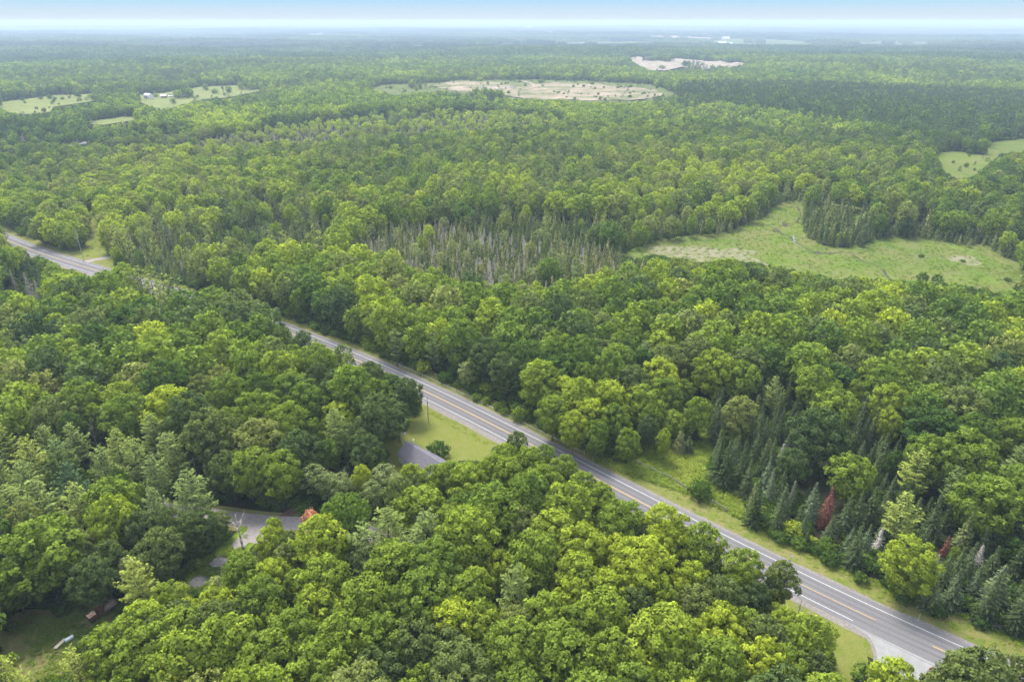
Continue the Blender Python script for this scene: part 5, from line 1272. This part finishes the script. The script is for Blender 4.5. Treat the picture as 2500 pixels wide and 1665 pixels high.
for x in (-1.9, 2.4):
    for s in (-1, 1):
        w = MB(); w.tube((x, s * .78, .48), (x, s * 1.05, .48), .48, n=14); wh = w.build("wheel", dark_m, tk)
        w = MB(); w.tube((x, s * 1.03, .48), (x, s * 1.07, .48), .25, n=10); w.build("rim", rust_metal, wh)
b0 = P(148, 1576); b1 = P(163, 1562); ba = math.atan2(b1[1] - b0[1], b1[0] - b0[0])
be = empty("plank_bench", tuple(P(148, 1574)), ba, "weathered pale plank bench on the yard grass beside the barrel", "bench")
for s in (-.27, .02, .3):
    w = MB(); w.box((0, s, .46), (2.7, .24, .06)); w.build("plank", mat("pale planks", (.40, .34, .28), .85, (.50, .44, .37), 3) if 'pale planks' not in bpy.data.materials else bpy.data.materials['pale planks'], be)
for x in (-1.0, 1.0): w = MB(); w.box((x, 0, .21), (.12, .7, .43)); w.build("leg", barn_wood, be)
bp_ = P(170, 1563); br = empty("steel_drum", tuple(bp_), .9, "pale blue and white drum lying beside the plank bench", "drum")
w = MB(); w.tube((-.85, 0, .5), (.85, 0, .5), .5, n=18); w.build("drum_body", mat("pale blue white enamel", (.52, .60, .64), .4, (.30, .36, .42), 1.2), br)
for x in (-.84, -.3, .3, .84): w = MB(); w.tube((x - .03, 0, .5), (x + .03, 0, .5), .53, n=18); w.build("rib", steel, br)
hq = P(40, 1607); mb = MB()
for k in range(16): a, b = k * .3927, (k + 1) * .3927; mb.tube((.5 * math.cos(a), .5 * math.sin(a), .06), (.5 * math.cos(b), .5 * math.sin(b), .06), .05, n=5)
o = mb.build("hoop", white_s, loc=tuple(hq)); tag(o, "thin white hoop lying flat on the yard grass", "hoop")

# parked car cut by the photo's lower edge
cp = P(2112, 1657); ce = empty("parked_car", tuple(cp), R(35), "dark grey car parked on the grass beside the junction maple", "car")
def loft(secs, m, name, parent, smooth=True):
    n = len(secs[0]); V = [v for s in secs for v in s]; Fc = []
    for i in range(len(secs) - 1):
        for j in range(n): Fc.append((i * n + j, i * n + (j + 1) % n, (i + 1) * n + (j + 1) % n, (i + 1) * n + j))
    Fc += [tuple(range(n - 1, -1, -1)), tuple(range((len(secs) - 1) * n, len(secs) * n))]
    return obj(name, mesh_from(name, V, Fc, m, smooth=smooth), parent)
def sec(x, w, z0, z1, k=.86): return [(x, -w, z0), (x, -w, z0 + (z1 - z0) * .6), (x, -w * k, z1), (x, 0, z1 + .03), (x, w * k, z1), (x, w, z0 + (z1 - z0) * .6), (x, w, z0)]
paint = mat("dark grey car paint", (.035, .04, .048), .25, spec=.5)
loft([sec(-2.25, .70, .40, .75), sec(-2.1, .86, .30, .92), sec(-1.2, .90, .28, .98), sec(1.0, .90, .28, 1.0), sec(1.9, .86, .30, .90), sec(2.25, .70, .38, .70)], paint, "body", ce)
cabn = loft([sec(-1.75, .74, .90, .98), sec(-1.1, .74, .95, 1.42, .84), sec(.25, .74, .95, 1.45, .84), sec(1.05, .74, .92, 1.02)], glass_m, "window_glass", ce)
loft([sec(-1.12, .62, 1.40, 1.46), sec(.22, .62, 1.43, 1.49)], paint, "roof", ce)
for x in (-1.4, 1.4):
    for s in (-1, 1):
        w = MB(); w.tube((x, s * .70, .33), (x, s * .92, .33), .33, n=16); wh = w.build("wheel", dark_m, ce)
        w = MB(); w.tube((x, s * .91, .33), (x, s * .935, .33), .20, n=12); w.build("rim", steel, wh)
for s in (-1, 1):
    w = MB(); w.box((2.14, s * .58, .66), (.16, .34, .13)); w.build("headlight", white_s, ce)
    w = MB(); w.box((-2.17, s * .58, .72), (.12, .3, .12)); w.build("tail_light", red_s, ce)
    w = MB(); w.box((.75, s * .98, 1.0), (.12, .2, .13)); w.build("mirror", dark_m, ce)

# far buildings
def barn(px, py, L_, W2, hz_, rz, wallm, roofm, name, label, cat):
    p = P(px, py); e = empty(name, tuple(p), rz, label, cat)
    w = MB(); x, y = L_ / 2, W2 / 2; zr = hz_ + W2 * .36
    w.add([(-x, -y, -.5), (x, -y, -.5), (x, y, -.5), (-x, y, -.5), (-x, -y, hz_), (x, -y, hz_), (x, y, hz_), (-x, y, hz_), (-x, 0, zr), (x, 0, zr)], [(0, 1, 5, 4), (2, 3, 7, 6), (0, 4, 8, 7, 3), (1, 2, 6, 9, 5), (0, 3, 2, 1), (4, 5, 9, 8), (6, 7, 8, 9)]); w.build("wall", wallm, e)
    w = MB(); a = x + .5; b = y + .5; k = .36 * .5 * 2 * .5 / 1
    w.add([(-a, -b, hz_ - .1), (a, -b, hz_ - .1), (a, 0, zr + .18), (-a, 0, zr + .18), (-a, b, hz_ - .1), (a, b, hz_ - .1)], [(0, 1, 2, 3), (3, 2, 5, 4)]); o = w.build("roof", roofm, e); md = o.modifiers.new("thickness", 'SOLIDIFY'); md.thickness = .2; md.offset = 1
    w = MB(); w.box((0, -y - .03, hz_ * .45), (min(3, L_ * .25), .06, hz_ * .75)); w.build("door", barn_wood, e)
    for s in (-1, 1): w = MB(); w.box((s * L_ * .3, -y - .03, hz_ * .6), (1.2, .06, 1.2)); w.build("window", glass_m, e)
white_roof = mat("white metal roof", (.50, .50, .50), .4)
barn(364, 242, 15, 9, 6, -.5, white_wall, grey_roof, "farmhouse", "two storey pale farmhouse among bushes in the far hay field", "farmhouse")
barn(401, 240, 9, 7, 3.5, .2, barn_wood, grey_roof, "barn", "small dark barn just past the pale farmhouse", "barn")
barn(418, 238, 7, 4, 2.2, .1, white_wall, white_roof, "shed", "tiny white shed between the barn and the grey-roofed barn", "shed")
barn(443, 239, 15, 10, 3.2, .5, barn_wood, grey_roof, "barn", "wide low grey-roofed barn in the far hay field", "barn")
barn(622, 252, 14, 9, 3.5, .5, white_wall, white_roof, "house", "white roofed house among pines beyond the hay field", "house")
barn(46, 112, 60, 24, 7, .3, white_wall, white_roof, "barn", "white barn far off, nearest the side of the photo", "barn")
barn(81, 114, 70, 20, 7, .1, white_wall, white_roof, "barn", "longer white barn far off beside another white barn", "barn")
barn(1771, 98, 60, 34, 10, .3, white_wall, white_roof, "barn", "white barn at the back of the broad far field", "barn")
barn(1762, 109, 60, 30, 8, .2, white_wall, white_roof, "barn", "large white barn at the near edge of the broad far field", "barn")
barn(1783, 110, 34, 22, 7, .6, white_wall, white_roof, "barn", "smaller white barn beside the large one at the broad far field", "barn")
barn(1257, 101, 50, 26, 8, .5, white_wall, white_roof, "barn", "white barn standing by the thin far field", "barn")
barn(1290, 71, 120, 50, 14, .2, white_wall, white_roof, "barn", "farthest white barn, just below the horizon", "barn")
# rubble heaps in the sand pit
conc = mat("broken concrete", (.34, .34, .35), .9, (.24, .24, .25), .4)
for px, py, s, lb in ((1178, 218, 5, "pale rubble heap beside small pines in the sand pit"), (1203, 216, 4, "bluish rubble heap in the middle of the pit's heaps"), (1222, 219, 3.4, "small pale rubble heap in the sand pit"), (1250, 216, 5, "rubble heap nearest the looping pit track")):
    p = P(px, py); r = random.Random(px); mb = MB()
    for k in range(26): a = r.uniform(0, 6.28); d = r.uniform(0, s * 1.3); mb.box((d * math.cos(a) * 1.8, d * math.sin(a), max(.3, (1 - d / s / 1.4) * s * .45)), (r.uniform(1, 3), r.uniform(1, 2.4), r.uniform(.8, 1.8)), r.uniform(0, 3), .6)
    o = mb.build("rubble_heap", conc, loc=(p[0], p[1], p[2] + 1)); tag(o, lb, "rubble heap", "rubble heaps in the sand pit")
track_m = ground_mat("pit track", [(.255, .208, .165), (.28, .235, .19), (.24, .19, .15)], [.02, .1], .2, .2, .3)
for pl in ([(1255, 200), (1290, 204), (1305, 213), (1288, 220)], [(1300, 212), (1380, 205), (1440, 207), (1520, 215), (1600, 224)]):
    rb = catmull([P(*p)[:2] for p in pl], 8); ribbon("pit_track", rb, -3, 3, 1.5, track_m, relief=2.6, label="pale sand track looping through the pit", cat="track", kind="structure", jag=.8)

# ------------------------------------------------------------------ a label for every tree
LMK = [("the red dead spruce", 2024, 1232), ("the round dark pine in the clearing", 1709, 1225), ("the split rail fence in the clearing", 1595, 1150), ("the round maple at the clearing's back", 1706, 1050), ("the small white road sign", 1931, 1370),
       ("the side road junction", 2175, 1585), ("the bare tree on the junction grass", 1951, 1530), ("the parked grey car", 2110, 1655), ("the rail fence facing the junction", 2420, 1530), ("the grey house roof", 1030, 1120), ("the lattice antenna tower", 982, 1090), ("the lone dark bush on the lawn", 1070, 1120),
       ("the wooden pole on the lawn", 1046, 1029), ("the wide gravel lane", 650, 1270), ("the pale snag by the gravel turnout", 585, 1330), ("the orange dead treetop", 762, 1300), ("the rusty truck", 246, 1500), ("the plank bench", 148, 1574), ("the lower gravel drive", 480, 1430), ("the bare dirt patch beyond the highway", 905, 868),
       ("where the highway leaves the woods", 700, 805), ("the far driveway", 270, 630), ("the farthest stretch of highway", 90, 610), ("the band of grey dead cedars", 1050, 620), ("the cedar clump in the marsh", 2040, 590), ("the dry reed patch in the marsh", 1740, 640), ("the small reed patch in the marsh", 2360, 650),
       ("the brown dead tree beyond the highway", 1180, 900), ("the bare tree in the pines", 130, 1040), ("the leaning dead tree by the pines", 225, 1110), ("the grey bare tree below the marsh", 1583, 780), ("the white-limbed tree in the middle woods", 1399, 780), ("the bare tree in the broadleaf woods", 1818, 910),
       ("the bare treetop by the highway maples", 1461, 1290), ("the bare tree at the photo's bottom edge", 995, 1700), ("the brightest yellow maple clump", 1562, 1440), ("the big round maple by the gravel lane", 788, 1385), ("the pair of broad pines", 1041, 1370), ("the broadest olive oak", 2346, 1080), ("the dark blue-green oak", 2000, 1120),
       ("the yellow-tipped pine by the truck", 332, 1470), ("the bluish spruce by the verge", 2437, 1480), ("the pale farmhouse", 364, 242), ("the sand pit", 1250, 225), ("the far hay field", 120, 250), ("the white sand quarry", 1670, 158), ("the guide rail", 1200, 1010), ("the dark oaks over the highway bend", 610, 840),
       ("the tall pine by the far highway", 370, 760), ("the dark pool in the marsh", 2160, 665), ("the yellow marker stake", 1924, 1497), ("the bushy corner by the side road", 2385, 1690), ("the yellow pine at the photo's corner", 191, 1690), ("the spruce ranks beyond the verge", 2100, 1300), ("the big leafy maple over the yard", 112, 1440)]
LP = np.array([P(a, b)[:2] for _, a, b in LMK])
ORD = ["", "second ", "third ", "fourth ", "fifth ", "sixth ", "seventh ", "eighth ", "ninth ", "tenth ", "eleventh ", "twelfth ", "thirteenth ", "fourteenth ", "fifteenth ", "sixteenth ", "seventeenth ", "eighteenth ", "nineteenth ", "twentieth "]
TONE = {'maple': ["dark green", "deep green", "mid green", "light green", "yellow-green"], 'oak': ["very dark", "dark green", "dull green", "olive green", "pale olive"], 'birch': ["dull grey-green", "grey-green", "grey-green", "pale green", "pale green"],
        'pine': ["dark blue-green", "blue-green", "soft green", "light green", "yellow-tipped"], 'spruce': ["near-black", "dark green", "dull green", "silvery green", "olive"], 'cedar': ["dark", "deep green", "olive", "yellowish olive", "brownish olive"],
        'dead': ["grey bare", "grey bare", "pale bare", "pale bare", "pale bare"], 'snag': ["dark grey", "grey", "ash grey", "pale grey", "whitish"], 'shrub': ["dark", "dark green", "mid green", "light green", "yellow-green"]}
NOUN = {'maple': 'maple', 'oak': 'oak', 'birch': 'wispy aspen', 'pine': 'feathery pine', 'spruce': 'pointed spruce', 'cedar': 'cedar', 'dead': 'dead tree', 'snag': 'dead conifer', 'shrub': 'shrub'}
FIX = {'rust': "rust-red dead spruce standing among green spruces beside the highway verge", 'rust2': "small rust-red dead spruce deep in the spruce ranks", 'rustfar': "dark red conifer at the edge of the far hay field", 'roundpine': "round dark young pine alone in the clearing by the rail fence",
       'roundbush': "lone round dark bush on the lawn before the grey house", 'orange': "small tree with a dead orange crown beside the gravel lane", 'drive_snag': "pale bare snag with broken limbs beside the gravel turnout", 'junction_bare': "fine-twigged bare tree on the grass before the junction"}
SZ = {'maple': (4.3, 5.6), 'oak': (4.2, 5.4), 'birch': (2.8, 3.4), 'pine': (4.3, 5.2), 'spruce': (2.0, 2.5), 'cedar': (1.8, 2.2), 'dead': (2.6, 3.2), 'snag': (1.6, 2.0), 'shrub': (1.7, 2.4)}
SW = {'maple': ("small ", "", "broad "), 'oak': ("small ", "", "broad "), 'birch': ("slender ", "", "full "), 'pine': ("narrow ", "", "broad "), 'spruce': ("slim ", "", "stout "), 'cedar': ("slim ", "", "stout "), 'dead': ("small ", "", "wide "), 'snag': ("slim ", "", "stout "), 'shrub': ("low ", "", "large ")}
cls = {}
HQ = {k: np.percentile([t['h'] for t in INDIV if t['k'] == k] or [0, 1], (33, 67)) for k in BASE}
for t in INDIV:
    o = t['obj']; o["group"] = {'maple': "maples of the woods", 'oak': "oaks of the woods", 'birch': "aspens of the woods", 'pine': "pines of the woods", 'spruce': "spruces of the woods", 'cedar': "cedars of the woods", 'dead': "bare dead trees", 'snag': "dead conifers", 'shrub': "shrubs along the open ground"}[t['k']]
    if t['note'] in FIX: o["label"] = FIX[t['note']]; continue
    d = np.hypot(LP[:, 0] - t['x'], LP[:, 1] - t['y']); j = int(np.argmin(d))
    a, b = SZ[t['k']]; s = 0 if t['r'] < a else 2 if t['r'] > b else 1
    tn = TONE[t['k']][min(4, int(t['t'] * 5))]
    hw = '' if t['k'] == 'shrub' else 'short ' if t['h'] < HQ[t['k']][0] else 'tall ' if t['h'] > HQ[t['k']][1] else ''
    cls.setdefault((hw + SW[t['k']][s] + tn + ' ' + NOUN[t['k']], j), []).append((float(d[j]), t))
for (ph, j), lst in cls.items():
    lst.sort(key=lambda q: q[0])
    lx, ly = LP[j]; ld = math.hypot(lx, ly)
    if len(lst) == 1: lst[0][1]['obj']["label"] = f"{ph} near {LMK[j][0]}"; continue
    if len(lst) < 3: halves = [(" nearest ", lst)]
    else:
        halves = [(" nearest behind ", [q for q in lst if math.hypot(q[1]['x'], q[1]['y']) >= ld]), (" nearest before ", [q for q in lst if math.hypot(q[1]['x'], q[1]['y']) < ld])]
    if 'dead cedars' in LMK[j][0] and len(lst) > 8:      # the marsh lies to one side of the dead cedars, the highway to the other
        halves = [(w_ + sd_, [q for q in h2 if (q[1]['x'] > lx) == m2]) for w_, h2 in halves for sd_, m2 in (("MARSH", True), ("ROAD", False))]
    for wd, h_ in halves:
        for i, (d, t) in enumerate(h_):
            o_ = ORD[i].strip() if i < len(ORD) else "outermost"
            side = " on the marsh side" if "MARSH" in wd else " on the highway side" if "ROAD" in wd else ""
            nm = LMK[j][0] if not side else "the dead cedars' middle"
            t['obj']["label"] = f"{ph}, {o_}{wd.replace('MARSH', '').replace('ROAD', '')}{nm}{side}".replace(",  ", ", ")

# ------------------------------------------------------------------ the air
hz = bpy.data.meshes.new("haze")
a, zt, zb = 33500, 132, -45
hz.from_pydata([(-a, -a, zb), (a, -a, zb), (a, a, zb), (-a, a, zb), (-a, -a, zt), (a, -a, zt), (a, a, zt), (-a, a, zt)], [], [(0, 3, 2, 1), (4, 5, 6, 7), (0, 1, 5, 4), (1, 2, 6, 5), (2, 3, 7, 6), (3, 0, 4, 7)])
ho = obj("haze", hz); tag(ho, "pale blue summer haze over the far woods", "haze", kind="stuff")
hm = bpy.data.materials.new("haze"); hm.use_nodes = True; nt = hm.node_tree; nt.nodes.clear()
out = nt.nodes.new("ShaderNodeOutputMaterial"); pv = nt.nodes.new("ShaderNodeVolumePrincipled")
pv.inputs["Color"].default_value = (.50, .615, .76, 1); pv.inputs["Density"].default_value = 1.35e-4; pv.inputs["Anisotropy"].default_value = .1
nt.links.new(pv.outputs[0], out.inputs["Volume"]); hz.materials.append(hm)
print("trees", len(TREES), "individual", len(INDIV), {k: len(v) for k, v in REST.items()}, {k: sum(1 for t in INDIV if t['k'] == k) for k in BASE})
print("dup", len(set(t["obj"]["label"] for t in INDIV)), len(INDIV), max(len(v) for v in cls.values()))
print("max individual distance", {k: round(max([t['d'] for t in INDIV if t['k'] == k and not t['note']] or [0])) for k in BASE})
